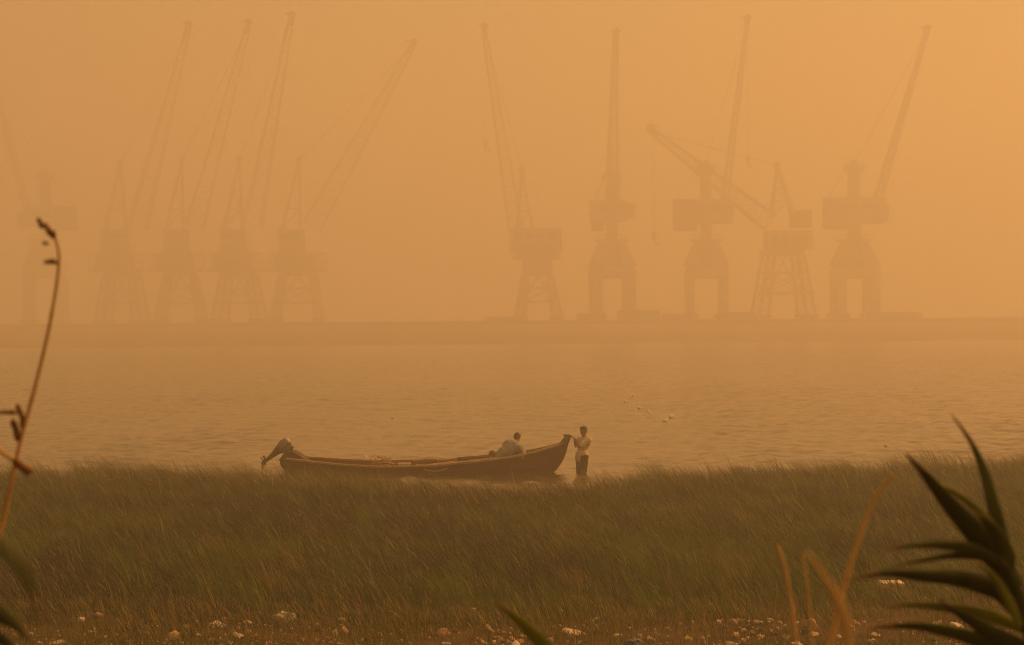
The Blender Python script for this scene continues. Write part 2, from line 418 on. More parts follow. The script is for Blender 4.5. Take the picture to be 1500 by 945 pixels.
def lattice_crane(cx, Y, yaw, label, legs, deck, house, mast_top, mast_feet, foot, tip, boom_w, knee=None, hook_y=None, weight=None, back_stay=None):
    """four spread lattice legs, wide deck, house and an A-frame mast"""
    fr = CraneFrame(cx, Y); t = empty('harbour_crane', fr.root, yaw); tag(t, label, 'crane', CRANE_GROUP)
    k = fr.k; (bx0, bx1), (tx0, tx1, ty) = legs
    zt = fr.z(ty); db, dt = 5.0, 3.6
    corner = lambda sx, sy, f: Vector((fr.x(bx0 if sx < 0 else bx1) * (1 - f) + fr.x(tx0 if sx < 0 else tx1) * f, sy * (db * (1 - f) + dt * f), .95 * (1 - f) + zt * f))
    for sx in (-1, 1):
        for sy in (-1, 1):
            m = MB(); a, b = corner(sx, sy, 0), corner(sx, sy, 1)
            m.lattice(a, b, 1.9, 1.3, 1.2, 1.0, 5, .36, .16)
            lg = m.build('portal_leg', steel, t)
            w = MB(); w.box(a.x - 1.6, a.x + 1.6, a.y - .6, a.y + .6, .45, .948)
            for dx in (-1, 0, 1): w.tube([(a.x + dx, a.y - .3, .42), (a.x + dx, a.y + .3, .42)], .42, 12)
            w.build('bogie', steel_dark, lg)
    m = MB()
    for f in (0.36, 0.70):
        for sy in (-1, 1): m.bar(corner(-1, sy, f), corner(1, sy, f), .5)
        for sx in (-1, 1): m.bar(corner(sx, -1, f), corner(sx, 1, f), .5)
    for sy in (-1, 1):
        m.bar(corner(-1, sy, .36), corner(0.5, sy, 1) * .5 + corner(-.5, sy, 1) * .5, .3)
        m.bar(corner(1, sy, .36), corner(0.5, sy, 1) * .5 + corner(-.5, sy, 1) * .5, .3)
        m.bar(corner(-1, sy, 0.36), corner(1, sy, .70), .22)
        m.bar(corner(1, sy, 0.36), corner(-1, sy, .70), .22)
    m.build('cross_bracing', steel, t)
    dx0, dx1, dy0, dy1 = deck
    m = MB(); m.box(fr.x(tx0 - 3), fr.x(tx1 + 3), -dt - .8, dt + .8, zt + .003, fr.z(dy1) - .003); m.build('ring_beam', steel, t)
    m = MB(); m.box(fr.x(dx0), fr.x(dx1), -4.4, 4.4, fr.z(dy1), fr.z(dy1) + .7)
    for xx in np.linspace(fr.x(dx0), fr.x(dx1), 14):
        for y in (-4.3, 4.3): m.bar((xx, y, fr.z(dy1) + .7), (xx, y, fr.z(dy0)), .16)
    for y in (-4.3, 4.3):
        m.bar((fr.x(dx0), y, fr.z(dy0)), (fr.x(dx1), y, fr.z(dy0)), .28)
        m.bar((fr.x(dx0), y, (fr.z(dy0) + fr.z(dy1)) / 2 + .3), (fr.x(dx1), y, (fr.z(dy0) + fr.z(dy1)) / 2 + .3), .18)
    m.box(fr.x(dx0 + 8), fr.x(dx1 - 14), -3.4, 3.4, fr.z(dy1) + .703, fr.z(dy0) - .2)
    m.build('deck', steel, t)
    x0, x1, y0, y1 = house
    m = MB(); m.frustum((fr.x(x0), fr.x(x1), -2.8, 2.8), fr.z(y1), (fr.x(x0), fr.x(x1 - 3), -2.8, 2.8), fr.z(y0))
    m.box(fr.x(x0) - .25, fr.x(x1 - 3) + .25, -3.05, 3.05, fr.z(y0) + .003, fr.z(y0) + .25)
    ho = m.build('machine_house', steel, t)
    windows_row(ho, fr.x(x0) + .6, fr.x(x1) - 1.2, -2.84, fr.z(y0) - 2.1, fr.z(y0) - .9, 4)
    if weight:
        a = weight; m = MB(); m.box(fr.x(a[0]), fr.x(a[1]), -2.2, 2.2, fr.z(a[3]), fr.z(a[2])); m.build('counterweight', steel_dark, t)
    m = MB()
    for y in (-1.6, 1.6):
        tp = fr.p(mast_top[0], mast_top[1], y * .25)
        bl, br = fr.p(mast_feet[0], mast_feet[2], y), fr.p(mast_feet[1], mast_feet[2], y)
        m.bar(bl, tp, .42); m.bar(br, tp, .42)
        for f in (.3, .55, .78): m.bar(bl.lerp(tp, f), br.lerp(tp, f), .22)
        m.bar(bl.lerp(tp, .0), br.lerp(tp, .3), .18); m.bar(br.lerp(tp, .3), bl.lerp(tp, .55), .18)
    tp = fr.p(*mast_top); m.tube([tp + Vector((0, -.6, 0)), tp + Vector((0, .6, 0))], .8, 12)
    m.build('mast_frame', steel, t)
    boom_parts(fr, t, foot, tip, boom_w[0] * k, boom_w[1] * k, 3.0, .9, 10, (knee[0], knee[1] * k) if knee else None)
    pairs = [(mast_top, tip)]
    if back_stay: pairs.append((mast_top, back_stay))
    stays(fr, t, pairs)
    if hook_y: hang_hook(fr, t, tip, hook_y)
    return t

# the left-hand row
box_crane(68, 588, R(6), 'faintest harbour crane, cut by the left edge of the photo, its boom leaning left', 7, 254,
          (42, 82, 305, 332), (82, 114, 303, 338), (30, 42, 312, 336), (44, 318), (-2, 128))
lattice_crane(178, 572, R(-4), 'lattice leg crane with steep boom, first left of the four packed close together',
              ((152, 206), (160, 198, 404)), (136, 216, 372, 398), (152, 196, 338, 371), (178, 240), (154, 186, 336), (203, 332), (280, 45), (27, 7), (.2, 22))
lattice_crane(264, 566, R(3), 'lattice leg crane with steep boom, second of the four packed close together',
              ((236, 296), (246, 284, 404)), (222, 300, 372, 398), (242, 282, 338, 371), (268, 235), (244, 270, 336), (286, 332), (366, 40), (26, 7), (.2, 21))
lattice_crane(350, 560, R(-5), 'lattice leg crane with the steepest boom among the four packed close together',
              ((322, 380), (332, 370, 404)), (307, 388, 372, 398), (326, 366, 338, 371), (353, 233), (328, 356, 336), (371, 330), (431, 30), (26, 7), (.2, 21))
lattice_crane(436, 554, R(2), 'lattice leg crane with a low slanting boom, nearest the gap between both groups',
              ((404, 468), (414, 460, 404)), (394, 478, 372, 398), (410, 450, 338, 371), (440, 234), (414, 441, 336), (458, 332), (606, 70), (27, 7), (.16, 25))
# the right-hand row
lattice_crane(787, 528, R(-3), 'crane with boom leaning left and a long stay to its deep machine house',
              ((762, 816), (770, 806, 404)), (752, 822, 370, 380), (748, 826, 336, 369), (766, 248), (758, 782, 336), (757, 340), (713, 46), (20, 6), (.3, 15), 214, None, (820, 336))
box_crane(897, 526, R(4), 'crane seen end on with its boom rising nearly upright above the house', 8, 256,
          (866, 917, 296, 325), (868, 884, 325.2, 338), (915, 928, 299, 322), (898, 294), (905, 55), None, 8, (17, 5))
box_crane(1035, 520, R(-3), 'box legged crane with tall column and steep boom, behind the low lowered boom', 9, 242,
          (1022, 1074, 294, 328), (987, 1021.8, 292, 338), (1062, 1074, 300, 326), (1062, 302), (1097, 36), 238)
lattice_crane(1148, 508, R(5), 'crane with the only boom lowered far out, reaching in front of the next crane',
              ((1113, 1182), (1126, 1170, 374)), (1118, 1172, 366, 372), (1122, 1190, 340, 365), (1140, 242), (1130, 1162, 318), (1128, 326), (957, 194), (26, 8), (.3, 20), 350, (1160, 1188, 309, 334), (1164, 310))
box_crane(1252, 522, R(2), 'rightmost harbour crane with tall column and boom slanting to the upper right', 8, 242,
          (1240, 1296, 292, 328), (1208, 1239.8, 290, 336), (1284, 1297, 300, 326), (1286, 296), (1360, 50))

# low cargo on the quay
cont_m = mat('rusty_container_paint', (0.52, 0.40, 0.28), (0.38, 0.29, 0.2), 0.8, 0.6)
def container(px, Y, L, H, label):
    x = (px - 750) * Y / F_PX; t = empty('cargo_container', (x, Y, QZ)); tag(t, label, 'container', 'cargo containers on the far quay')
    m = MB(); m.box(-L / 2 + .12, L / 2 - .12, -1.1, 1.1, .12, H - .1)
    n = int(L / .5)
    for i in range(n):
        xx = -L / 2 + .3 + i * (L - .6) / max(1, n - 1); m.box(xx - .1, xx + .1, -1.16, 1.16, .2, H - .2)
    m.build('body', cont_m, t)
    m = MB()
    for sx in (-1, 1):
        for sy in (-1, 1): m.box(sx * L / 2 - .13, sx * L / 2 + .13, sy * 1.15 - .1, sy * 1.15 + .1, 0, H)
    for z in (.1, H - .08):
        for sy in (-1, 1): m.bar((-L / 2, sy * 1.15, z), (L / 2, sy * 1.15, z), .15)
    m.build('frame', steel_dark, t)
    m = MB(); m.box(L / 2 - .11, L / 2 + .02, -1.0, 1.0, .2, H - .2); m.build('door', cont_m, t)
for px, Y, L, H, lb in ((866, 512, 6, 1.5, 'low cargo container left of the end on crane legs'), (935, 513, 9, 2.2, 'longer cargo container right of the end on crane legs'),
                        (990, 512, 6, 1.3, 'low cargo container just left of the tall column crane'), (1085, 514, 6, 1.6, 'low cargo container between the tall column crane and the lowered boom crane'),
                        (1318, 514, 9, 1.3, 'long cargo container right of the rightmost crane legs'), (742, 512, 9, .9, 'long low cargo container left of the crane with the long stay')):
    container(px, Y, L, H, lb)

# ------------------------------------------------------------------ grass
def grass_material(name, trans=0.28):
    m = bpy.data.materials.new(name); m.use_nodes = True; nt = m.node_tree; N, L = nt.nodes, nt.links; N.clear()
    out = N.new('ShaderNodeOutputMaterial'); at_ = N.new('ShaderNodeVertexColor'); at_.layer_name = 'tone'
    d = N.new('ShaderNodeBsdfPrincipled'); d.inputs['Roughness'].default_value = 0.6; d.inputs['Specular IOR Level'].default_value = 0.25
    tr = N.new('ShaderNodeBsdfTranslucent'); mx = N.new('ShaderNodeMixShader'); mx.inputs[0].default_value = trans
    L.new(at_.outputs[0], d.inputs['Base Color']); L.new(at_.outputs[0], tr.inputs[0])
    L.new(d.outputs[0], mx.inputs[1]); L.new(tr.outputs[0], mx.inputs[2]); L.new(mx.outputs[0], out.inputs[0])
    return m

def blades(name, material, X, Y, Z, Ln, phi, th0, th1, wid, colr):
    n = len(X); seg = 4
    psi = rng.uniform(0, np.pi, n)
    wd = np.stack([np.cos(psi), np.sin(psi) * .8, np.zeros(n)], 1)
    pos = np.stack([X, Y, Z], 1); V = np.zeros((n, 2 * seg + 1, 3), np.float32)
    prof = [1.0, .95, .8, .5]
    for k in range(seg):
        V[:, 2 * k] = pos - wd * (wid * prof[k] / 2)[:, None]; V[:, 2 * k + 1] = pos + wd * (wid * prof[k] / 2)[:, None]
        th = th0 + (th1 - th0) * ((k + .5) / seg) ** 1.3
        pos = pos + np.stack([np.cos(phi) * np.sin(th), np.sin(phi) * np.sin(th), np.cos(th)], 1) * (Ln / seg)[:, None]
    V[:, 2 * seg] = pos
    b = (np.arange(n) * (2 * seg + 1))[:, None]
    quads = np.concatenate([b + np.array([[2 * k, 2 * k + 1, 2 * k + 3, 2 * k + 2]]) for k in range(seg - 1)], 1)
    tri = b + np.array([[2 * seg - 2, 2 * seg - 1, 2 * seg]])
    loops = np.concatenate([quads, tri], 1).astype(np.int32)
    per = [4] * (seg - 1) + [3]; st = np.cumsum([0] + per[:-1])
    starts = (np.arange(n)[:, None] * sum(per) + st[None]).astype(np.int32).ravel()
    me = bpy.data.meshes.new(name)
    me.vertices.add(n * (2 * seg + 1)); me.vertices.foreach_set('co', V.ravel())
    me.loops.add(loops.size); me.loops.foreach_set('vertex_index', loops.ravel())
    me.polygons.add(len(starts)); me.polygons.foreach_set('loop_start', starts)
    me.update()
    ca = me.color_attributes.new('tone', 'FLOAT_COLOR', 'POINT')
    c = np.ones((n, 2 * seg + 1, 4), np.float32); c[..., :3] = colr[:, None, :]
    ca.data.foreach_set('color', c.ravel())
    me.materials.append(material)
    o = bpy.data.objects.new(name, me); COL.objects.link(o); return o

def scatter(n, y0, y1, margin=1.16, extra=1.0):
    y = np.sqrt(rng.uniform(y0 ** 2, y1 ** 2, n)); x = rng.uniform(-1, 1, n) * (0.2195 * y * margin + extra)
    return x, y

DARK = np.array([0.010, 0.018, 0.001]); MIDC = np.array([0.072, 0.125, 0.006]); STRAW = np.array([0.40, 0.32, 0.09]); RUST = np.array([0.13, 0.07, 0.016])
def grass_colours(x, y, n, dry):
    a = rng.random(n); patch = fbm(x, y, 3.5)
    mixv = np.clip(rng.normal(0.38, 0.42, n) + (patch - .5) * 2.4, 0, 1)[:, None]
    c = DARK * (1 - mixv) + MIDC * mixv
    s = (a < 0.03 + 0.16 * np.clip(fbm(x + 40, y, 1.6) - .35, 0, 1) + 0.5 * dry)[:, None]; t = rng.random(n)[:, None] ** .8
    c = np.where(s, STRAW * t * (1 - .0) + RUST * (1 - t), c)
    return c * rng.uniform(.8, 1.25, n)[:, None]

def marsh_grass():
    n = 330000
    x, y = scatter(n, 23.6, 60)
    sh = shore(x); d = sh - y
    edge = np.clip((d + 0.6 + 0.9 * (fbm(x, y, 1.3) - .5)) / 1.4, 0, 1) * np.clip((y - 22.0 - 6.5 * (fbm(x, y * .6, 1.8) - .08)) / 2.2, 0, 1)
    keep = rng.random(n) < edge * np.clip(0.15 + 1.3 * fbm(x + 5, y, .9), 0, 1) 
    x, y, d = x[keep], y[keep], d[keep]; n = len(x)
    h = 0.10 + 0.46 * fbm(x, y, 2.2) + 0.22 * (fbm(x + 3, y, .8) - .4) + 0.10 * np.clip(1 - np.abs(d) / 2.5, 0, 1)
    h = h * np.clip(0.40 + (y - 25.5) / 7, 0.38, 1) * rng.uniform(.45, 1.25, n)
    h = np.maximum(h, .06); tall = rng.random(n) < 0.03; h = np.where(tall, h * 1.6, h)
    wave = fbm(x * .8, y * .5, 2.2)
    phi = math.pi + rng.normal(0, .62, n) + (fbm(x, y, 1.8) - .5) * 1.6
    th0 = np.abs(rng.normal(R(8), R(16), n)); th1 = R(22) + R(80) * wave + rng.normal(0, R(20), n)
    wid = rng.uniform(.006, .015, n) * (.62 + y / 75)
    dry = np.clip((29.5 - y) / 5, 0, 1) * .8 + .55 * np.clip((3.2 - d) / 2.4, 0, 1)
    col = grass_colours(x, y, n, dry)
    # rush tufts: taller clumps with a tone of their own
    nt_, per = 420, 46
    tx, ty = scatter(nt_, 28, 58); ok = shore(tx) - ty > .3; tx, ty = tx[ok], ty[ok]; nt_ = len(tx)
    rx = (tx[:, None] + rng.normal(0, .11, (nt_, per))).ravel(); ry = (ty[:, None] + rng.normal(0, .13, (nt_, per))).ravel()
    rh = (rng.uniform(.42, .74, nt_)[:, None] * rng.uniform(.6, 1.1, (nt_, per))).ravel(); m_ = nt_ * per
    tone = rng.random(nt_); rc = np.where(tone[:, None] < .14, STRAW * .5, np.where(tone[:, None] < .6, MIDC * 1.3, DARK * 1.2))
    rc = np.repeat(rc, per, 0) * rng.uniform(.6, 1.3, m_)[:, None]
    # ragged fringe along the water
    nf = 15000; fx = rng.uniform(-16, 16, nf); fd = rng.normal(.1, .55, nf); kf = rng.random(nf) < np.clip(2.2 * fbm(fx, fd * 0, .9) - .55, .05, 1); fx, fd = fx[kf], fd[kf]; nf = len(fx)
    fy = shore(fx) - fd; fh = rng.uniform(.32, .95, nf) * (.55 + .8 * fbm(fx, fy, 1.6)); fc = np.where(rng.random(nf)[:, None] < .38, STRAW * .65, MIDC) * rng.uniform(.5, 1.2, nf)[:, None]
    aphi = math.pi + rng.normal(0, .45, m_ + nf)
    x = np.concatenate([x, rx, fx]); y = np.concatenate([y, ry, fy]); h = np.concatenate([h, rh, fh]); phi = np.concatenate([phi, aphi]); col = np.concatenate([col, rc, fc])
    th0 = np.concatenate([th0, np.abs(rng.normal(R(10), R(12), m_ + nf))]); th1 = np.concatenate([th1, rng.uniform(R(35), R(105), m_ + nf)]); wid = np.concatenate([wid, rng.uniform(.007, .013, m_ + nf)])
    o = blades('marsh_grass', grass_material('green_marsh_grass'), x, y, ground_z(x, y) - .02, h, phi, th0, np.clip(th1, R(15), R(112)), wid, col)
    tag(o, 'dense wind bent olive marsh grass between the stony bank and the water', 'grass', kind='stuff')
marsh_grass()

def bank_grass():
    n = 60000
    x, y = scatter(n, 22.5, 29)
    keep = rng.random(n) < np.clip(fbm(x, y, .7) * 1.9 - .45, 0, 1) * np.clip((29 - y) / 2, 0, 1)
    x, y = x[keep], y[keep]; n = len(x)
    h = rng.uniform(.05, .19, n) * (.6 + fbm(x, y, 1.0))
    phi = rng.uniform(0, 2 * math.pi, n); c = np.where((rng.random(n) < .6)[:, None], RUST * rng.uniform(.5, 1.3, n)[:, None], STRAW * rng.uniform(.3, .9, n)[:, None])
    c = np.where((rng.random(n) < .5)[:, None], MIDC, c)
    o = blades('dry_grass', grass_material('dry_bank_grass'), x, y, ground_z(x, y) - .01, h, phi, np.full(n, R(10)), rng.uniform(R(20), R(95), n), rng.uniform(.004, .008, n), c)
    tag(o, 'short rusty dry grass among the stones at the foot of the bank', 'grass', kind='stuff')
bank_grass()

# ------------------------------------------------------------------ stones
stone_mats = [mat('pale_limestone', (0.56, 0.46, 0.34), (0.34, 0.26, 0.18), .9, 9, bump=.5), mat('tan_stone', (0.42, 0.29, 0.18), (0.25, 0.165, 0.10), .9, 8, bump=.5),
              mat('dark_stone', (0.11, 0.085, 0.06), (0.05, 0.04, 0.03), .9, 8, bump=.5), mat('white_chalky_stone', (0.72, 0.63, 0.51), (0.48, 0.39, 0.29), .9, 9, bump=.4)]
def stone_mesh(seed, sx, sy, sz, m):
    bm = bmesh.new(); bmesh.ops.create_icosphere(bm, subdivisions=3, radius=1.0)
    r_ = random.Random(seed); off = Vector((r_.random() * 50, r_.random() * 50, r_.random() * 50))
    planes = [(Vector((r_.gauss(0, 1), r_.gauss(0, 1), r_.gauss(0, 1))).normalized(), r_.uniform(.42, .80)) for _ in range(10)]
    for v in bm.verts:
        p = v.co.copy()
        for nrm, dd in planes:
            e = p.dot(nrm) - dd
            if e > 0: p -= nrm * e * .95
        p *= 1 + .30 * mnoise.noise(p * 1.3 + off) + .13 * mnoise.noise(p * 4 + off)
        v.co = Vector((p.x * sx, p.y * sy, p.z * sz))
    me = bpy.data.meshes.new('stone'); bm.to_mesh(me); bm.free()
    me.polygons.foreach_set('use_smooth', [True] * len(me.polygons)); me.materials.append(m); return me

# (photo x, photo y of its middle, width in photo pixels, tallness, material, own label)
STONES = [(144, 903, 20, .6, 1, 'rounded tan stone half sunk in grass at the far left'), (137, 925, 15, .5, 0, None), (149, 933, 13, .7, 1, None), (213, 932, 13, .9, 1, None),
 (251, 933, 23, .6, 1, 'broad orange tan stone, largest on the left side of the bank'), (89, 941, 20, .4, 0, None), (59, 943, 11, .8, 0, None), (349, 920, 8, .8, 1, None), (365, 928, 13, .9, 1, None),
 (349, 932, 18, .4, 3, 'flat whitish stone beside an upright tan one, left of centre'), (322, 940, 20, .6, 2, 'dark brown rock at the bottom edge left of centre'), (165, 892, 6, .8, 0, None), (500, 908, 10, .7, 0, None), (491, 928, 11, .9, 0, None),
 (503, 924, 15, .9, 1, 'egg shaped tan stone touching a paler smaller one'), (556, 930, 11, .7, 1, None), (537, 937, 8, .9, 2, None), (649, 929, 18, .7, 1, 'wedge shaped tan stone alone just left of the bottom centre'), (667, 925, 9, .8, 2, None), (656, 943, 15, .5, 3, None),
 (717, 923, 16, .8, 1, 'tan boulder, highest of the cluster at the bottom centre'), (732, 925, 11, .8, 1, None), (704, 939, 12, 1.0, 1, None), (727, 937, 14, .9, 1, None), (741, 939, 11, .9, 1, None), (763, 932, 14, .5, 0, None), (760, 939, 10, .8, 1, None),
 (756, 944, 14, .6, 3, None), (499, 943, 18, .4, 1, None), (600, 943, 10, .8, 1, None), (1075, 911, 11, .9, 1, 'upright tan stone standing a little uphill of the right stone cluster'), (1111, 913, 11, .8, 0, None), (1100, 919, 11, .7, 1, None), (1101, 928, 10, 1.0, 1, None),
 (1076, 933, 13, .9, 1, None), (1093, 936, 10, .8, 3, None), (1115, 932, 10, .7, 3, None), (1087, 939, 8, .8, 0, None), (1131, 928, 13, .8, 1, None), (1068, 943, 21, .6, 0, 'broad pale stone at the bottom edge below the right stone cluster'), (995, 916, 7, 1., 1, None),
 (951, 939, 11, 1., 1, None), (937, 933, 10, .8, 1, None), (840, 927, 30, .35, 3, 'long flat whitish stone lying alone right of the bottom centre'), (901, 930, 11, .7, 0, None), (873, 906, 7, .9, 3, None), (813, 922, 6, .9, 1, None), (805, 940, 14, .9, 1, None), (763, 941, 12, .7, 1, None),
 (1152, 933, 11, .8, 3, None), (965, 930, 6, .8, 1, None), (1189, 917, 14, 1.5, 0, 'tall narrow pale stone standing on end behind the dry brown stem'), (1115, 932, 9, .6, 3, None), (1132, 929, 12, .7, 2, None), (1167, 943, 20, .5, 3, 'whitish stone at the foot of the thin dry stem'), (1191, 931, 14, .6, 0, None),
 (1252, 913, 11, .8, 1, None), (1248, 919, 8, .8, 0, None), (1284, 931, 14, .6, 0, None), (1276, 941, 10, .7, 0, None), (1228, 933, 7, .8, 3, None), (1151, 935, 9, .8, 0, None), (1375, 913, 11, .9, 3, None), (1399, 917, 20, .6, 3, 'angular whitish stone between the reed leaves at lower right'),
 (1447, 917, 16, .5, 0, None), (1455, 923, 10, .7, 0, None), (1351, 877, 9, .8, 0, 'small pale stone uphill, right of the foam slab'), (1391, 940, 8, .8, 3, None), (1319, 871, 7, .8, 3, None), (1367, 937, 15, .6, 2, None)]
shared = {0: 'small weathered pale stone lying in the dry grass of the bank', 1: 'small rounded tan stone lying in the dry grass of the bank',
          2: 'small dark brown stone lying in the dry grass of the bank', 3: 'small bright whitish stone lying in the dry grass of the bank'}
def put_stone(px, py, w, tall, mi, label, seed):
    p = ground_at(px, py + w * tall * .25); s = w * p.y / F_PX * .62
    o = bpy.data.objects.new('stone', stone_mesh(seed, s * 1.1, s * random.uniform(.8, 1.2), s * tall * 1.1, stone_mats[mi]))
    o.location = p + Vector((0, 0, s * tall * random.uniform(.1, .42))); o.rotation_euler = (random.uniform(-.2, .2), random.uniform(-.4, .4), random.uniform(0, 6.28)); COL.objects.link(o)
    tag(o, label or shared[mi], 'stone', 'stones along the foot of the grassy bank')
for i, sdat in enumerate(STONES): put_stone(*sdat, i)
for i in range(130):
    px = random.choice([random.uniform(20, 1490), random.gauss(1110, 45), random.gauss(735, 30), random.gauss(1200, 70), random.gauss(1400, 60), random.gauss(845, 25), random.gauss(500, 40), random.gauss(350, 30)])
    put_stone(px, random.uniform(908, 944) + (0 if random.random() < .8 else -14), random.uniform(3.5, 9.5), random.uniform(.5, .95), random.choice([0, 0, 1, 1, 1, 2, 3]), None, 300 + i)

# fine gravel as one mass
def gravel():
    mb_v, mb_f = [], []
    base = bmesh.new(); bmesh.ops.create_icosphere(base, subdivisions=1, radius=1.0)
    bv = np.array([v.co[:] for v in base.verts]); bf = np.array([[v.index for v in f.verts] for f in base.faces]); base.free()
    n = 2600; x, y = scatter(n, 22.5, 27.0); y = 22.5 + (y - 22.5) * rng.random(n) ** .4
    k = rng.random(n) < np.clip(fbm(x, y, .8) * 2 - .55, 0, 1); x, y = x[k], y[k]; n = len(x)
    sz = rng.uniform(.008, .028, n); z = ground_z(x, y)
    V = bv[None] * (1 + rng.uniform(-.25, .25, (n, len(bv), 1))) * (sz[:, None] * rng.uniform(.6, 1.2, (n, 3)))[:, None, :] + np.stack([x, y, z + sz * .3], 1)[:, None, :]
    F = bf[None] + (np.arange(n) * len(bv))[:, None, None]
    me = bpy.data.meshes.new('gravel'); me.from_pydata(V.reshape(-1, 3).tolist(), [], F.reshape(-1, 3).tolist()); me.update(); me.materials.append(stone_mats[0])
    o = bpy.data.objects.new('gravel', me); COL.objects.link(o); tag(o, 'scattered fine pale gravel between the stones', 'gravel', kind='stuff')
gravel()

# ------------------------------------------------------------------ litter
white_foam = mat('dirty_white_foam', (0.70, 0.63, 0.54), (0.48, 0.40, 0.30), .85, 12, bump=.4)
plastic_grey = mat('crumpled_grey_plastic', (0.42, 0.39, 0.35), (0.20, 0.17, 0.14), .4, 9, bump=.3, spec=.5)
plastic_white = mat('crumpled_white_plastic', (0.74, 0.68, 0.60), (0.46, 0.40, 0.32), .45, 14, bump=.3, spec=.5)
plastic_blue = mat('faded_blue_plastic', (0.10, 0.17, 0.26), (0.05, 0.09, 0.14), .5, 9, bump=.3, spec=.5)
plastic_yellow = mat('yellow_plastic', (0.62, 0.50, 0.14), (0.4, 0.3, 0.08), .5, 9, spec=.4)
wood_grey = mat('driftwood', (0.30, 0.23, 0.16), (0.16, 0.11, 0.07), .85, 5, stretch=(1, 8, 8), bump=.4)
def crumple(name, p, sx, sy, sz, m, seed, label, cat='litter', group=None, lift=.35, rz=0.0):
    """a crumpled bag: folded, ridged closed surface"""
    bm = bmesh.new(); bmesh.ops.create_icosphere(bm, subdivisions=4, radius=1.0); off = Vector((seed * 3.1, seed * 1.7, seed * 5.3))
    for v in bm.verts:
        q = v.co.copy()
        r = 1 + .35 * mnoise.noise(q * 1.6 + off) + .28 * abs(mnoise.noise(q * 3.2 + off)) - .22 * abs(mnoise.noise(q * 6.5 + off))
        v.co = Vector((q.x * r * sx, q.y * r * sy, max(q.z, -.45) * r * sz))
    me = bpy.data.meshes.new(name); bm.to_mesh(me); bm.free(); me.materials.append(m)
    o = bpy.data.objects.new(name, me); o.location = Vector(p) + Vector((0, 0, sz * lift)); o.rotation_euler = (0, 0, rz); COL.objects.link(o)
    return tag(o, label, cat, group)
crumple('plastic_bag', ground_at(416, 913), .135, .09, .10, plastic_grey, 1, 'grey crumpled plastic bag on the bank, larger than the stones round it')
crumple('plastic_scrap', ground_at(317, 918), .085, .06, .045, plastic_white, 2, 'torn whitish plastic scrap beside the dark rock, left of centre')
crumple('plastic_scrap', ground_at(119, 910), .05, .04, .035, plastic_white, 3, 'small white plastic scrap just left of the rounded tan stone at far left')
crumple('plastic_bag', ground_at(928, 945), .10, .07, .05, plastic_blue, 4, 'blue plastic rag at the bottom edge, the only blue thing')
crumple('plastic_scrap', ground_at(1008, 938), .045, .04, .03, plastic_yellow, 5, 'small yellowish plastic scrap right of the blue rag')
crumple('plastic_scrap', at(819, 742, ground_at(819, 746).y), .06, .05, .05, plastic_white, 6, 'pinkish white scrap caught in the grass below the boat bow')
crumple('plastic_scrap', at(1258, 731, ground_at(1258, 736).y), .075, .06, .07, plastic_white, 7, 'white scrap caught in the grass right of centre, above the dry stem')
crumple('plastic_scrap', at(1044, 767, ground_at(1044, 771).y), .035, .03, .03, plastic_white, 8, 'tiny pale scrap in the grass between the boat and the dry stem')
def foam_slab():
    p = ground_at(1305, 868); bm = bmesh.new(); bmesh.ops.create_cube(bm, size=1)
    for v in bm.verts: v.co = Vector((v.co.x * .29, v.co.y * .20, v.co.z * .075))
    bmesh.ops.subdivide_edges(bm, edges=bm.edges, cuts=5, use_grid_fill=True)
    for v in bm.verts:
        q = v.co * 18; v.co += Vector((mnoise.noise(q), mnoise.noise(q + Vector((9, 0, 0))), mnoise.noise(q + Vector((0, 9, 0))))) * .012
        if v.co.x > .08 and v.co.z < 0: v.co.z += .03
    me = bpy.data.meshes.new('foam_slab'); bm.to_mesh(me); bm.free(); me.materials.append(white_foam)
    o = bpy.data.objects.new('foam_slab', me); o.location = p + Vector((0, 0, .10)); o.rotation_euler = (.1, .03, .12); COL.objects.link(o)
    tag(o, 'broken white foam slab lying in the grass above the stones at right', 'litter')
foam_slab()
def stick(pa, pb, r, label):
    a = at(pa[0], pa[1], ground_at(pa[0], pa[1] + 6).y); b = at(pb[0], pb[1], ground_at(pb[0], pb[1] + 6).y)
    mb = MB(); n = 8; pts = [a.lerp(b, i / n) + Vector((0, 0, .02 * math.sin(i * 1.3))) for i in range(n + 1)]
    mb.tube(pts, [r * (1 - .4 * i / n) for i in range(n + 1)], 7)
    j = pts[5]; mb.tube([j, j + Vector((.05, .02, .09)), j + Vector((.07, .02, .15))], [r * .5, r * .35, r * .2], 6)
    tag(mb.build('stick', wood_grey, None, True), label, 'stick')
stick((1140, 740), (1178, 731), .018, 'bleached driftwood stick lying across the grass right of centre')
stick((1330, 757), (1372, 789), .012, 'thin bent dead twig in the grass behind the big reed leaves')

# floating scraps on the water
plastic_float = mat('wet_white_plastic', (0.88, 0.84, 0.78), (0.74, 0.69, 0.62), .35, 14, spec=.5)
float_group = 'pale scraps floating on the water right of the men'
FL = [(900, 570, 3, 0), (917, 571, 3, 0), (941, 569, 3, 0), (968, 561, 3, 0), (927, 580, 4, 0), (917, 589, 5, 0), (936, 598, 7, 'larger pale scrap floating in the middle of the scattered patch'), (949, 603, 6, 0), (924, 606, 3, 0),
      (974, 618, 8, 'flat pale scrap floating nearest the shore, beside the brightest one'), (984, 611, 8, 'brightest white scrap floating at the right end of the patch'), (1038, 557, 4, 0), (1298, 653, 6, 'pale scrap floating close to the grass at right, under the reed tip'),
      (1384, 634, 5, 'lone pale scrap floating near the tip of the upright reed leaf'), (575, 612, 5, 'lone pale scrap floating behind the stern half of the boat'), (536, 669, 5, 'pale scrap floating right behind the rope coil in the boat')]
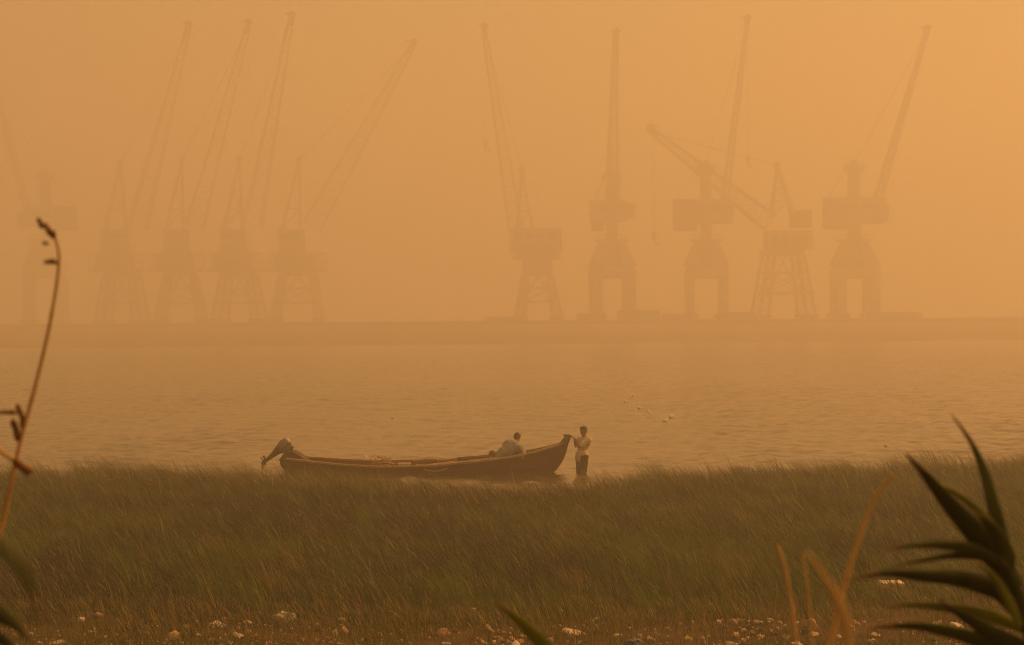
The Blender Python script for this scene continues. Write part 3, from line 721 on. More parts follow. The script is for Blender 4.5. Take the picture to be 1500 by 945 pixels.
for i, (px, py, w, lb) in enumerate(FL):
    d = ray(px, py + 1); t = -CAM_H / d.z; p = Vector((0, 0, CAM_H)) + d * t
    s = w * p.y / F_PX * .46
    crumple('floating_scrap', p, s * 1.1, s * .8, s * .8, plastic_float, 20 + i, lb or 'tiny pale scrap floating in the scattered patch right of the standing man', 'floating litter', float_group, .55, i * .7)

# ------------------------------------------------------------------ the boat
BY = 59.35
BX = lambda px: (px - 750) / 57.6
hull_m = mat('red_brown_hull_paint', (0.115, 0.024, 0.002), (0.055, 0.016, 0.002), .6, 3.0, stretch=(.4, 1, 2.5), bump=.2)
lining_m = mat('rusty_red_lining', (0.24, 0.085, 0.03), (0.12, 0.05, 0.022), .75, 4, stretch=(.5, 1, 2), bump=.2)
rail_m = mat('worn_tan_rail', (0.48, 0.34, 0.17), (0.20, 0.135, 0.06), .75, 7, stretch=(.6, 2, 2), bump=.2)
plank_m = mat('bleached_plank', (0.50, 0.37, 0.22), (0.30, 0.2, 0.11), .8, 6, stretch=(.6, 6, 6), bump=.2)
stem_m = mat('mossy_green_wood', (0.10, 0.095, 0.032), (0.045, 0.04, 0.016), .8, 8, bump=.3)
stern_m = mat('dark_tarred_wood', (0.055, 0.04, 0.022), (0.03, 0.022, 0.012), .8, 8, bump=.3)
ST = np.array([BX(p) for p in (421, 450, 500, 560, 630, 700, 750, 780, 795, 805, 811, 817, 822, 825, 827.5)])
ZG = np.array([.42, .37, .285, .235, .255, .35, .445, .535, .60, .65, .68, .71, .74, .76, .78])
HB = np.array([.42, .54, .70, .80, .82, .72, .55, .40, .30, .225, .175, .12, .075, .045, .03])
ZK = np.array([-.12, -.14, -.16, -.17, -.17, -.17, -.165, -.15, -.12, -.03, .07, .21, .36, .51, .66])
def smooth_interp(x, xp, fp):
    v = np.interp(x, xp, fp); e = .05
    return (v + np.interp(x - e, xp, fp) + np.interp(x + e, xp, fp)) / 3
def hull_section(x, inset=0.0, n=11):
    zg, hb, zk = (float(smooth_interp(x, ST, a)) for a in (ZG, HB, ZK))
    hb = max(.012, hb - inset); zk += inset
    pts = []
    for i in range(n):
        th = math.pi * i / (n - 1)                   # near gunwale -> keel -> far gunwale
        cyv, szv = math.cos(th), math.sin(th)
        y = -hb * math.copysign(abs(cyv) ** .75, cyv); z = zg - (zg - zk) * abs(szv) ** .62
        pts.append((x, y, z))
    return pts
def loft(sections, closed_ends=True):
    mb = MB(); n = len(sections[0])
    for s in sections: mb.v += s
    for i in range(len(sections) - 1):
        for k in range(n - 1):
            a = i * n + k; mb.f.append((a, a + 1, a + n + 1, a + n))
    if closed_ends:
        mb.f.append(tuple(range(n))); e = (len(sections) - 1) * n; mb.f.append(tuple(range(e, e + n))[::-1])
    return mb
boat = empty('fishing_boat', (0, BY, 0)); boat.rotation_euler = (R(2.0), 0, R(-.6))
tag(boat, 'long low wooden fishing boat with red brown hull, upswept bow and tilted outboard motor', 'boat')
xs = np.concatenate([np.linspace(ST[0], BX(780), 40), np.linspace(BX(783), ST[-1], 22)])
hull = loft([hull_section(x) for x in xs]).build('hull', hull_m, boat, True)
xi = np.linspace(ST[0] + .06, BX(820), 50)
loft([hull_section(x, .035) for x in xi], False).build('lining', lining_m, boat, True)
for sgn in (-1, 1):
    mb = MB(); pts = []
    for x in xs[:-1]:
        s = hull_section(x); p = Vector(s[0] if sgn < 0 else s[-1]); pts.append(p)
    for i in range(len(pts) - 1):
        mb.bar(pts[i] + Vector((0, -sgn * .012, .014)), pts[i + 1] + Vector((.004, -sgn * .012, .014)), .075, .045)
    mb.build('gunwale', rail_m, boat)
# rubbing strake below the near and far rail
for sgn in (-1, 1):
    mb = MB(); prev = None
    for x in xs[:-2]:
        s = hull_section(x, 0, 21); p = Vector(s[2] if sgn < 0 else s[-3]) + Vector((0, sgn * .012, -.01))
        if prev: mb.bar(prev, p, .03, .03)
        prev = p
    mb.build('rubbing_strake', hull_m, boat)
for idx in (6, 9):
    mb = MB(); prev = None
    for x in xs[:-4]:
        p = Vector(hull_section(x, 0, 33)[idx]) + Vector((0, -.004, 0))
        if prev: mb.bar(prev, p, .012, .012)
        prev = p
    mb.build('plank_seam', stern_m, boat)
# thwarts
for px in (478, 545, 612, 690, 772):
    x = BX(px); zg, hb = float(smooth_interp(x, ST, ZG)), float(smooth_interp(x, ST, HB)); mb = MB()
    mb.box(x - .11, x + .11, -hb + .05, hb - .05, zg - .13, zg - .095); mb.build('thwart', rail_m, boat)
# ribs inside
mb = MB()
for x in np.linspace(ST[0] + .4, BX(800), 17):
    s = hull_section(x, .045)
    for i in range(len(s) - 1): mb.bar(s[i], s[i + 1], .035, .03)
mb.build('ribs', lining_m, boat)
# foredeck
mb = MB(); a = hull_section(BX(794), .02); b = hull_section(BX(808), .02); c = hull_section(BX(821), .02)
for s0, s1 in ((a, b), (b, c)):
    p = [Vector(s0[0]), Vector(s0[-1]), Vector(s1[-1]), Vector(s1[0])]
    mb.add([q + Vector((0, 0, -.03)) for q in p] + [q + Vector((0, 0, -.005)) for q in p], [(3, 2, 1, 0), (4, 5, 6, 7), (0, 1, 5, 4), (1, 2, 6, 5), (2, 3, 7, 6), (3, 0, 4, 7)])
mb.build('foredeck', rail_m, boat)
# stem post
mb = MB()
pts = [(BX(797), 0, -.10), (BX(805), 0, -.01), (BX(811), 0, .09), (BX(817), 0, .225), (BX(822), 0, .375), (BX(825.5), 0, .53), (BX(827.8), 0, .68), (BX(830), 0, .80), (BX(832), 0, .88), (BX(834), 0, .95)]
for i in range(len(pts) - 1): mb.bar(Vector(pts[i]), Vector(pts[i + 1]) + (Vector(pts[i + 1]) - Vector(pts[i])) * .06, .075, .09)
stem = mb.build('stem_post', hull_m, boat)
mb = MB()
mb.tube([(BX(822), 0, .70), (BX(827), 0, .82), (BX(831), 0, .92)], [.085, .08, .06], 10)
mb.build('stem_wrap', stem_m, boat, True)
mb = MB(); mb.tube([(BX(828), 0, .86), (BX(828), 0, .935)], [.05, .05], 12); mb.tube([(BX(828), 0, .935), (BX(828), 0, .97)], [.075, .075], 12)
mb.build('bow_bollard', stern_m, boat)
# raised stern with the motor bracket
mb = MB()
prof = [(BX(409), .40), (BX(411), .27), (BX(421), -.02), (BX(440), -.02), (BX(452), .33), (BX(440), .50), (BX(431), .60), (BX(420), .60), (BX(413), .50)]
n = len(prof); mb.v += [(x, -.30, z) for x, z in prof] + [(x, .30, z) for x, z in prof]
mb.f.append(tuple(range(n))[::-1]); mb.f.append(tuple(range(n, 2 * n)))
for i in range(n): mb.f.append((i, (i + 1) % n, n + (i + 1) % n, n + i))
st = mb.build('stern_block', stern_m, boat)
bv = st.modifiers.new('bevel', 'BEVEL'); bv.width = .03; bv.segments = 2
mb = MB(); mb.box(BX(437), BX(446), -.335, -.302, .06, .24); mb.build('stern_plate', mat('orange_red_patch', (.33, .10, .03), (.2, .07, .03), .7, 9), boat)

# outboard motor, tilted up out of the water
grey_cowl = mat('grey_motor_cowl', (0.26, 0.245, 0.22), (0.15, 0.14, 0.125), .45, 5, spec=.5)
motor_m = mat('worn_motor_metal', (0.11, 0.085, 0.06), (0.055, 0.042, 0.03), .5, 9, spec=.5)
def px_b(px, py, y=0.0): return Vector((BX(px), y, (694.2 - py) / 57.6))
mb = MB()
leg_pts = [px_b(419, 654), px_b(411, 655), px_b(405, 659.5), px_b(398.5, 665.5), px_b(391.5, 671), px_b(385.5, 675.5)]
mb.tube(leg_pts, [.13, .14, .105, .07, .052, .048], 12)
motor = mb.build('outboard_motor', motor_m, boat, True)
mb = MB()   # cowling: squared egg
bm = bmesh.new(); bmesh.ops.create_uvsphere(bm, u_segments=20, v_segments=14, radius=1)
for v in bm.verts:
    q = v.co; f = lambda a: math.copysign(abs(a) ** .6, a); v.co = Vector((f(q.x) * .19, f(q.y) * .18, f(q.z) * .175))
me = bpy.data.meshes.new('cowling'); bm.to_mesh(me); bm.free(); me.materials.append(grey_cowl); me.polygons.foreach_set('use_smooth', [True] * len(me.polygons))
cw = bpy.data.objects.new('cowling', me); cw.location = px_b(416.5, 652.0); cw.rotation_euler = (0, R(-38), 0); cw.parent = motor; COL.objects.link(cw)
mb = MB(); mb.box(-.198, .198, -.188, .188, -.04, -.012); mb.box(-.197, -.187, -.1, .1, .01, .13)
bd = mb.build('cowl_band', motor_m, motor); bd.location = cw.location; bd.rotation_euler = cw.rotation_euler
mb = MB(); mb.tube([px_b(412, 646.5, -.05), px_b(410, 643.8, -.05), px_b(408.5, 646.8, -.05)], [.014, .014, .014], 6); mb.build('carry_handle', stern_m, motor)
mb = MB(); mb.tube([px_b(388, 677), px_b(381.5, 678)], [.065, .03], 10)
c0 = px_b(383, 677.3); ax = (px_b(381, 678) - px_b(388, 677)).normalized(); u = ax.cross(Vector((0, 1, 0))).normalized(); w = ax.cross(u)
for k in range(3):
    th = k * 2 * math.pi / 3 + .5; r1 = u * math.cos(th) + w * math.sin(th); tg = ax.cross(r1)
    pr = [c0 + r1 * .03 - tg * .03, c0 + r1 * .10 - tg * .075 - ax * .02, c0 + r1 * .17 - tg * .05 - ax * .02, c0 + r1 * .18 + tg * .02 + ax * .01, c0 + r1 * .12 + tg * .07 + ax * .025, c0 + r1 * .03 + tg * .03]
    k0 = len(mb.v); mb.v += [tuple(p + ax * .007) for p in pr] + [tuple(p - ax * .007) for p in pr]
    mb.f += [tuple(range(k0, k0 + 6)), tuple(range(k0 + 6, k0 + 12))[::-1]] + [(k0 + i, k0 + (i + 1) % 6, k0 + 6 + (i + 1) % 6, k0 + 6 + i) for i in range(6)]
mb.build('propeller', motor_m, motor)
mb = MB()
d = (leg_pts[4] - leg_pts[3]).normalized(); up_ = Vector((-d.z, 0, d.x)); up_ = up_ if up_.z > 0 else -up_
mb.bar(px_b(392, 672) - d * .10, px_b(392, 672) + d * .14, .16, .02)                     # anti-ventilation plate
fin = [px_b(387, 675), px_b(389, 674) + up_ * .02, px_b(386, 666.5), px_b(382.5, 666.5)]
mb.add([p + Vector((0, -.012, 0)) for p in fin] + [p + Vector((0, .012, 0)) for p in fin], [(3, 2, 1, 0), (4, 5, 6, 7), (0, 1, 5, 4), (1, 2, 6, 5), (2, 3, 7, 6), (3, 0, 4, 7)])
mb.build('skeg', motor_m, motor)
mb = MB(); mb.bar(px_b(424, 655), px_b(427, 664), .16, .09); mb.bar(px_b(418, 660), px_b(427, 667), .2, .06); mb.build('clamp_bracket', stern_m, motor)
mb = MB(); mb.tube([px_b(422, 660, -.05), px_b(426, 657, -.07), px_b(429, 653.5, -.08)], [.022, .022, .028], 8); mb.build('tiller', stern_m, motor, True)

# things lying in the boat
rope_m = mat('yellow_brown_rope', (0.42, 0.27, 0.09), (0.2, 0.11, 0.035), .85, 30)
rope_d = mat('rust_red_net', (0.22, 0.075, 0.025), (0.1, 0.04, 0.015), .9, 30)
def rope_coil():
    t = empty('rope_coil', (BX(559), BY - .1, .17)); tag(t, 'heap of yellowish rope and red netting coiled on the floor of the boat', 'rope')
    mb = MB(); r_ = random.Random(5)
    for k in range(9):
        rx = r_.uniform(.15, .27); ry = rx * r_.uniform(.8, 1.2); zz = .03 * k * .6; ph = r_.random() * 6; cx, cy_ = r_.uniform(-.06, .04), r_.uniform(-.05, .05)
        pts = [(cx + rx * math.cos(a + ph), cy_ + ry * math.sin(a + ph), zz + .03 * math.sin(2 * a + ph) + (.12 * max(0, math.cos(a - .4)) if k > 4 else 0)) for a in np.linspace(0, 6.1, 26)]
        mb.tube(pts, .013, 6)
    mb.build('rope', rope_m, t, True)
    bm = bmesh.new(); bmesh.ops.create_icosphere(bm, subdivisions=4, radius=1)
    for v in bm.verts:
        q = v.co.copy(); r = 1 + .3 * mnoise.noise(q * 2.2) + .15 * mnoise.noise(q * 7); v.co = Vector((q.x * r * .26 + .05, q.y * r * .22 + .12, max(-.3, q.z) * r * .15 + .03))
    me = bpy.data.meshes.new('netting'); bm.to_mesh(me); bm.free(); me.materials.append(rope_d); o = bpy.data.objects.new('netting', me); o.parent = t; COL.objects.link(o)
rope_coil()
def jerry_box():
    t = empty('plastic_box', (BX(591), BY - .22, .135)); tag(t, 'small white lidded box standing in the boat right of the rope heap', 'box')
    mb = MB(); mb.frustum((-.14, .14, -.09, .09), 0, (-.155, .155, -.1, .1), .12); b = mb.build('body', white_foam, t)
    mb = MB(); mb.box(-.165, .165, -.11, .11, .122, .15); mb.build('lid', white_foam, t)
    for o in t.children:
        m_ = o.modifiers.new('bevel', 'BEVEL'); m_.width = .012; m_.segments = 2
jerry_box()
def board(pa, pb, ya, yb, w, th, label, m=plank_m, name='loose_plank'):
    a = px_b(*pa); b = px_b(*pb); mb = MB(); mb.bar((a.x, ya, a.z), (b.x, yb, b.z), w, th)
    o = mb.build(name, m); o.location = (0, BY, 0); tag(o, label, 'plank'); 
    bv_ = o.modifiers.new('bevel', 'BEVEL'); bv_.width = .006
board((638, 677.5), (668, 674.5), .55, .60, .20, .05, 'bleached plank end leaning on the far rail amidships')
board((612, 683), (668, 677), -.25, .15, .12, .03, 'dark weathered board slanting up across the boat amidships', rail_m)
board((655, 679.5), (728, 671), -.15, -.25, .14, .03, 'long pale plank lying behind the near rail towards the crouching man')
mb = MB(); pts = []
for i in range(13):
    f = i / 12; px = 621 + 34 * f; py = 684.5 + 3.2 * math.sin(math.pi * f) - f * 1.0; x = BX(px)
    pts.append((x, -float(smooth_interp(x, ST, HB)) - .035, (694.2 - py) / 57.6 - .01 ))
mb.tube(pts, .011, 6); o = mb.build('mooring_rope', mat('pale_rope', (0.55, 0.4, 0.2), (0.4, 0.28, 0.13), .9, 30), None, True); o.location = (0, BY, 0)
tag(o, 'pale slack rope hanging in a bow over the near side of the hull', 'rope')

# ------------------------------------------------------------------ people: one continuous skin per figure, clothes over it
def capsule(mb, a, b, ra, rb, seg=14):
    a, b = Vector(a), Vector(b); d = b - a
    if d.length < 1e-5: d = Vector((0, 0, 1e-4)); b = a + d
    d = d.normalized(); pts, rad = [], []
    for k in range(5):
        th = math.pi / 2 * (1 - k / 4 * 1.0); pts.append(a - d * ra * math.sin(th)); rad.append(max(1e-4, ra * math.cos(th)))
    for k in range(5):
        th = math.pi / 2 * (k / 4); pts.append(b + d * rb * math.sin(th)); rad.append(max(1e-4, rb * math.cos(th)))
    mb.tube(pts, rad, seg)
def ellip(mb, c, r, rot=None):
    c = Vector(c); nu, nv = 20, 12; rings = []
    n0 = len(mb.v); T = rot if rot else Matrix.Identity(3)
    for i in range(nv + 1):
        ph = math.pi * (i / nv) * .998 + .001
        for k in range(nu):
            th = 2 * math.pi * k / nu
            mb.v.append(tuple(c + T @ Vector((r[0] * math.sin(ph) * math.cos(th), r[1] * math.sin(ph) * math.sin(th), r[2] * math.cos(ph)))))
    for i in range(nv):
        for k in range(nu):
            k2 = (k + 1) % nu; mb.f.append((n0 + i * nu + k, n0 + (i + 1) * nu + k, n0 + (i + 1) * nu + k2, n0 + i * nu + k2))
    mb.f.append(tuple(n0 + k for k in range(nu))); mb.f.append(tuple(n0 + nv * nu + k for k in range(nu))[::-1])
work = bpy.data.scenes.new('workbench')
def fused(name, bm, voxel, material, parent, smooth_it=6, folds=0.0, fscale=7.0, cut=None):
    me = bpy.data.meshes.new(name + '_raw'); me.from_pydata(bm.v, [], bm.f); me.update()
    tmp = bpy.data.objects.new('tmp', me); work.collection.objects.link(tmp)
    rm = tmp.modifiers.new('remesh', 'REMESH'); rm.mode = 'VOXEL'; rm.voxel_size = voxel; rm.use_smooth_shade = True
    sm = tmp.modifiers.new('smooth', 'SMOOTH'); sm.iterations = smooth_it; sm.factor = .5
    with bpy.context.temp_override(scene=work, view_layer=work.view_layers[0]):
        dg = bpy.context.evaluated_depsgraph_get(); dg.update()
    me2 = bpy.data.meshes.new_from_object(tmp.evaluated_get(dg)); me2.name = name
    bpy.data.objects.remove(tmp); bpy.data.meshes.remove(me)
    if folds:
        for v in me2.vertices:
            q = Vector((v.co.x, v.co.y, v.co.z * 1.6))
            f = mnoise.noise(q * fscale) * .6 + (.5 - abs(mnoise.noise(q * fscale * 1.8))) * .6
            v.co += v.normal * folds * f
    me2.materials.clear(); me2.materials.append(material)
    me2.polygons.foreach_set('use_smooth', [True] * len(me2.polygons))
    o = bpy.data.objects.new(name, me2); COL.objects.link(o)
    if parent: o.parent = parent
    return o
skin_m = mat('tanned_skin', (0.22, 0.105, 0.055), (0.17, 0.08, 0.04), .55, 20, spec=.35)
hair_m = mat('black_hair', (0.018, 0.014, 0.011), (0.01, 0.008, 0.007), .6, 60, bump=.6)
cream_m = mat('cream_shirt_cloth', (0.76, 0.64, 0.48), (0.62, 0.50, 0.36), .9, 14, bump=.15)
grey_m = mat('pale_grey_shirt_cloth', (0.29, 0.31, 0.34), (0.20, 0.215, 0.235), .9, 14, bump=.15)
dark_trs = mat('dark_trouser_cloth', (0.03, 0.027, 0.018), (0.016, 0.014, 0.01), .9, 12, bump=.2)
brown_trs = mat('brown_trouser_cloth', (0.15, 0.075, 0.035), (0.09, 0.045, 0.022), .9, 12, bump=.2)
eye_m = mat('dark_eye', (0.02, 0.015, 0.012), (0.01, 0.01, 0.01), .3, 10)
lip_m = mat('lips', (0.14, 0.055, 0.035), (0.11, 0.045, 0.03), .5, 10)

def head_into(bm, c, fdir, updir=(0, 0, 1), s=1.0):
    """skull, jaw, nose, ears, brow; c = middle of the head"""
    f = Vector(fdir).normalized(); u = Vector(updir); u = (u - f * u.dot(f)).normalized(); l = u.cross(f)
    rot = Matrix((l, -f, u)).transposed()         # local x = left, -y = face, z = up
    P = lambda x, y, z: Vector(c) + (l * x + f * y + u * z) * s
    ellip(bm, P(0, -.012, .03), (.077 * s, .096 * s, .088 * s), rot)
    ellip(bm, P(0, .018, -.045), (.060 * s, .070 * s, .070 * s), rot)
    ellip(bm, P(0, .045, -.085), (.034 * s, .032 * s, .026 * s), rot)      # chin
    capsule(bm, P(0, .083, .015), P(0, .102, -.022), .010 * s, .015 * s, 10)  # nose
    capsule(bm, P(-.035, .076, .028), P(.035, .076, .028), .013 * s, .013 * s, 10)   # brow
    for sx in (-1, 1):
        ellip(bm, P(sx * .080, -.008, -.005), (.010 * s, .020 * s, .032 * s), rot)
        ellip(bm, P(sx * .036, .060, -.022), (.022 * s, .022 * s, .020 * s), rot)  # cheeks
    return P, rot
def face_features(t, P, rot, s=1.0):
    mb = MB()
    for sx in (-1, 1): ellip(mb, P(sx * .031, .079, .008), (.013 * s, .008 * s, .0065 * s), rot)
    mb.build('eyes', eye_m, t, True)
    mb = MB(); ellip(mb, P(0, .083, -.052), (.026 * s, .009 * s, .007 * s), rot)
    mb.build('mouth', lip_m, t, True)
    mb = MB()
    for sx in (-1, 1): capsule(mb, P(sx * .014, .089, .030), P(sx * .05, .074, .034), .005, .004, 8)
    capsule(mb, P(-.026, .091, -.036), P(.026, .091, -.036), .006, .006, 8)
    mb.build('brows_and_moustache', hair_m, t, True)
def hair_cap(t, P, rot, s=1.0):
    bm = MB()
    ellip(bm, P(0, -.018, .044), (.084 * s, .098 * s, .084 * s), rot); ellip(bm, P(0, -.048, .0), (.078 * s, .066 * s, .070 * s), rot)
    for sx in (-1, 1): capsule(bm, P(sx * .076, .012, .03), P(sx * .078, .012, -.01), .012, .008, 8)
    capsule(bm, P(-.045, .058, .09), P(.045, .058, .09), .022, .022, 10)
    fused('hair', bm, .008, hair_m, t, 3, .006, 30)

def hand_into(bm, wrist, fdir, palm_n, curl=.6, side=1, s=1.0):
    """palm, four unequal bent fingers and a thumb from the side of the palm"""
    f = Vector(fdir).normalized(); nrm = Vector(palm_n); nrm = (nrm - f * nrm.dot(f)).normalized(); lat = f.cross(nrm) * side
    w = Vector(wrist)
    for k in (-1.5, -.5, .5, 1.5): capsule(bm, w + f * .015 + lat * k * .014, w + f * .088 + lat * k * .0205, .016, .0125, 10)
    for k, L in ((-1.5, .066), (-.5, .080), (.5, .085), (1.5, .074)):
        p = w + f * .090 + lat * k * .0215; d = f.copy()
        for j, (fr, r) in enumerate(((.45, .0098), (.32, .0090), (.23, .0080))):
            d = (d * math.cos(curl * (.5 + .25 * j)) + nrm * math.sin(curl * (.5 + .25 * j))).normalized()
            q = p + d * L * fr; capsule(bm, p, q, r, r * .93, 10); p = q
    p = w + f * .03 + lat * .03; d = (f * .7 + lat * .65 + nrm * .25).normalized(); q = p + d * .045; capsule(bm, p, q, .0135, .011, 10)
    d2 = (f * .85 + lat * .2 + nrm * .5).normalized(); capsule(bm, q, q + d2 * .036, .011, .009, 10)

# --- the man standing in the water, hands on the stem
man = empty('person', (BX(850), BY - .02, -.5)); H = .5
tag(man, 'man standing knee deep in the water in cream shirt and dark trousers, holding the bow', 'person')
a = R(34); f = Vector((-math.cos(a), -math.sin(a), 0)); l = Vector((math.sin(a), -math.cos(a), 0)); U = Vector((0, 0, 1))
pel = Vector((.02, 0, .43 + H)); chest = Vector((.085, 0, .75 + H)); neck = Vector((.085, 0, .885 + H)); hc = Vector((.062, -.01, 1.055 + H))
shL, shR = neck + l * .185 - U * .045, neck - l * .185 - U * .045
elL, elR = Vector((-.05, -.25, .665 + H)), Vector((-.13, .20, .66 + H))
wrL, wrR = Vector((-.155, -.075, .845 + H)), Vector((-.165, .09, .845 + H))
hipL, hipR = pel + l * .095 - U * .03, pel - l * .095 - U * .03
knL, knR = hipL + f * .05 - U * .42 + l * .01, hipR + f * .0 - U * .42 - l * .01
anL, anR = Vector((knL.x + .03, knL.y, .085)), Vector((knR.x + .04, knR.y, .085))
bm = MB()
P, rot = head_into(bm, hc, (-.62, -.78, -.06))
capsule(bm, neck - U * .03, hc - U * .06, .062, .056)
capsule(bm, chest + l * .06, chest - l * .06, .105, .105); capsule(bm, pel + l * .06, pel - l * .06, .10, .10); capsule(bm, chest, pel, .115, .11)
capsule(bm, neck - U * .05 + l * .05, shL, .06, .058); capsule(bm, neck - U * .05 - l * .05, shR, .06, .058)
for s_, e_, w_ in ((shL, elL, wrL), (shR, elR, wrR)):
    capsule(bm, s_, e_, .052, .042); capsule(bm, e_, e_.lerp(w_, .35), .043, .042); capsule(bm, e_.lerp(w_, .35), w_, .042, .028)
hand_into(bm, wrL, (Vector((-.22, -.005, .925 + H)) - wrL), (-.75, .5, -.3), .75, -1); hand_into(bm, wrR, (Vector((-.235, .035, .925 + H)) - wrR), (-.75, -.5, -.3), .75, 1)
for h_, k_, n_ in ((hipL, knL, anL), (hipR, knR, anR)):
    capsule(bm, h_, k_, .085, .058); capsule(bm, k_, k_.lerp(n_, .35), .056, .058); capsule(bm, k_.lerp(n_, .35), n_, .058, .038)
    capsule(bm, n_ - U * .03, n_ - U * .045 + f * .16, .042, .03)
    for j in range(5): capsule(bm, n_ - U * .055 + f * .15 + l * (j - 2) * .018, n_ - U * .06 + f * (.195 - .006 * abs(j - 1)) + l * (j - 2) * .019, .013, .011, 8)
fused('body', bm, .0062, skin_m, man, 3)
face_features(man, P, rot); hair_cap(man, P, rot)
bm = MB()
capsule(bm, chest + l * .075 + U * .02, chest - l * .075 + U * .02, .122, .122); capsule(bm, pel + l * .06 + U * .03, pel - l * .06 + U * .03, .128, .128)
capsule(bm, chest, pel + U * .05, .135, .135); capsule(bm, pel + f * .05 + U * .05, pel + f * .07 - U * .08, .12, .10)
capsule(bm, neck - U * .055 + l * .04, shL, .073, .076); capsule(bm, neck - U * .055 - l * .04, shR, .073, .076)
for s_, e_ in ((shL, elL), (shR, elR)): capsule(bm, s_, s_.lerp(e_, .78), .076, .068)
for sx in (-1, 1): capsule(bm, neck + l * .045 * sx - U * .01, neck + f * .06 + l * .02 * sx - U * .045, .022, .02)
fused('shirt', bm, .010, cream_m, man, 3, .020, 8)
bm = MB()
capsule(bm, pel + l * .065 - U * .0, pel - l * .065 - U * .0, .122, .122)
for h_, k_, n_ in ((hipL, knL, anL), (hipR, knR, anR)):
    capsule(bm, h_, k_, .112, .088); capsule(bm, k_, n_ + U * .04, .088, .075)
fused('trousers', bm, .010, dark_trs, man, 4, .016, 8)

# --- the man crouching in the boat, back to the shore
man2 = empty('person', (BX(745), BY - .05, -.04))
tag(man2, 'man crouching low inside the boat with his back turned, in a pale grey shirt', 'person')
hipc = Vector((-.24, -.02, .36)); lum = Vector((-.13, -.06, .52)); chs = Vector((.08, .02, .70)); nk = Vector((.17, .12, .80)); hd = Vector((.20, .20, .93))
sL, sR = Vector((-.05, .13, .775)), Vector((.31, -.02, .655))
bm = MB()
P2, rot2 = head_into(bm, hd, (.35, .9, -.35))
capsule(bm, nk, hd + Vector((-.01, -.03, -.03)), .058, .055)
capsule(bm, hipc, lum, .125, .12); capsule(bm, lum, chs, .125, .135); capsule(bm, chs, nk, .125, .065)
capsule(bm, chs.lerp(nk, .5), sL, .085, .06); capsule(bm, chs.lerp(nk, .5), sR, .085, .06)
eR, wR = Vector((.36, -.18, .50)), Vector((.33, -.36, .47))
eL, wL = Vector((-.02, .34, .58)), Vector((.10, .46, .42))
for s_, e_, w_ in ((sL, eL, wL), (sR, eR, wR)):
    capsule(bm, s_, e_, .052, .042); capsule(bm, e_, e_.lerp(w_, .35), .043, .042); capsule(bm, e_.lerp(w_, .35), w_, .042, .028)
hand_into(bm, wR, (0.0, -1, .0), (0, 0, -1), .8, 1); hand_into(bm, wL, (.2, .8, -.4), (0, -.3, -1), .6, -1)
legs2 = ((Vector((-.26, -.10, .33)), Vector((-.44, -.02, .53)), Vector((-.52, -.20, .16))), (Vector((-.16, .10, .33)), Vector((.04, .44, .50)), Vector((-.04, .40, .12))))
for h_, k_, n_ in legs2:
    capsule(bm, h_, k_, .085, .058); capsule(bm, k_, k_.lerp(n_, .35), .056, .058); capsule(bm, k_.lerp(n_, .35), n_, .058, .038)
    fd = Vector((-.8, .3, 0)).normalized() if n_.x < -.3 else Vector((.3, .8, 0)).normalized(); ld = Vector((-fd.y, fd.x, 0))
    capsule(bm, n_ - U * .03, n_ - U * .045 + fd * .15, .042, .03)
    for j in range(5): capsule(bm, n_ - U * .055 + fd * .14 + ld * (j - 2) * .018, n_ - U * .06 + fd * (.185 - .006 * abs(j - 1)) + ld * (j - 2) * .019, .013, .011, 8)
fused('body', bm, .0062, skin_m, man2, 3)
face_features(man2, P2, rot2); hair_cap(man2, P2, rot2)
bm = MB()
capsule(bm, hipc + Vector((.0, -.02, .05)), lum, .18, .19); capsule(bm, lum, chs, .19, .19); capsule(bm, chs + Vector((-.1, .05, .02)), chs + Vector((.14, -.05, -.05)), .16, .15); capsule(bm, chs, chs.lerp(nk, .75), .145, .085)
capsule(bm, chs.lerp(nk, .5), sL, .105, .082); capsule(bm, chs.lerp(nk, .5), sR, .105, .082)
for s_, e_ in ((sL, eL), (sR, eR)): capsule(bm, s_, s_.lerp(e_, .85), .080, .070)
fused('shirt', bm, .010, grey_m, man2, 3, .030, 6)
bm = MB()
capsule(bm, hipc + Vector((-.04, -.05, 0)), hipc + Vector((.04, .06, 0)), .14, .14)
for h_, k_, n_ in legs2:
    capsule(bm, h_, k_, .13, .092); capsule(bm, k_, k_.lerp(n_, .7), .088, .075)
fused('trousers', bm, .010, brown_trs, man2, 4, .014, 8)

bpy.data.scenes.remove(work)

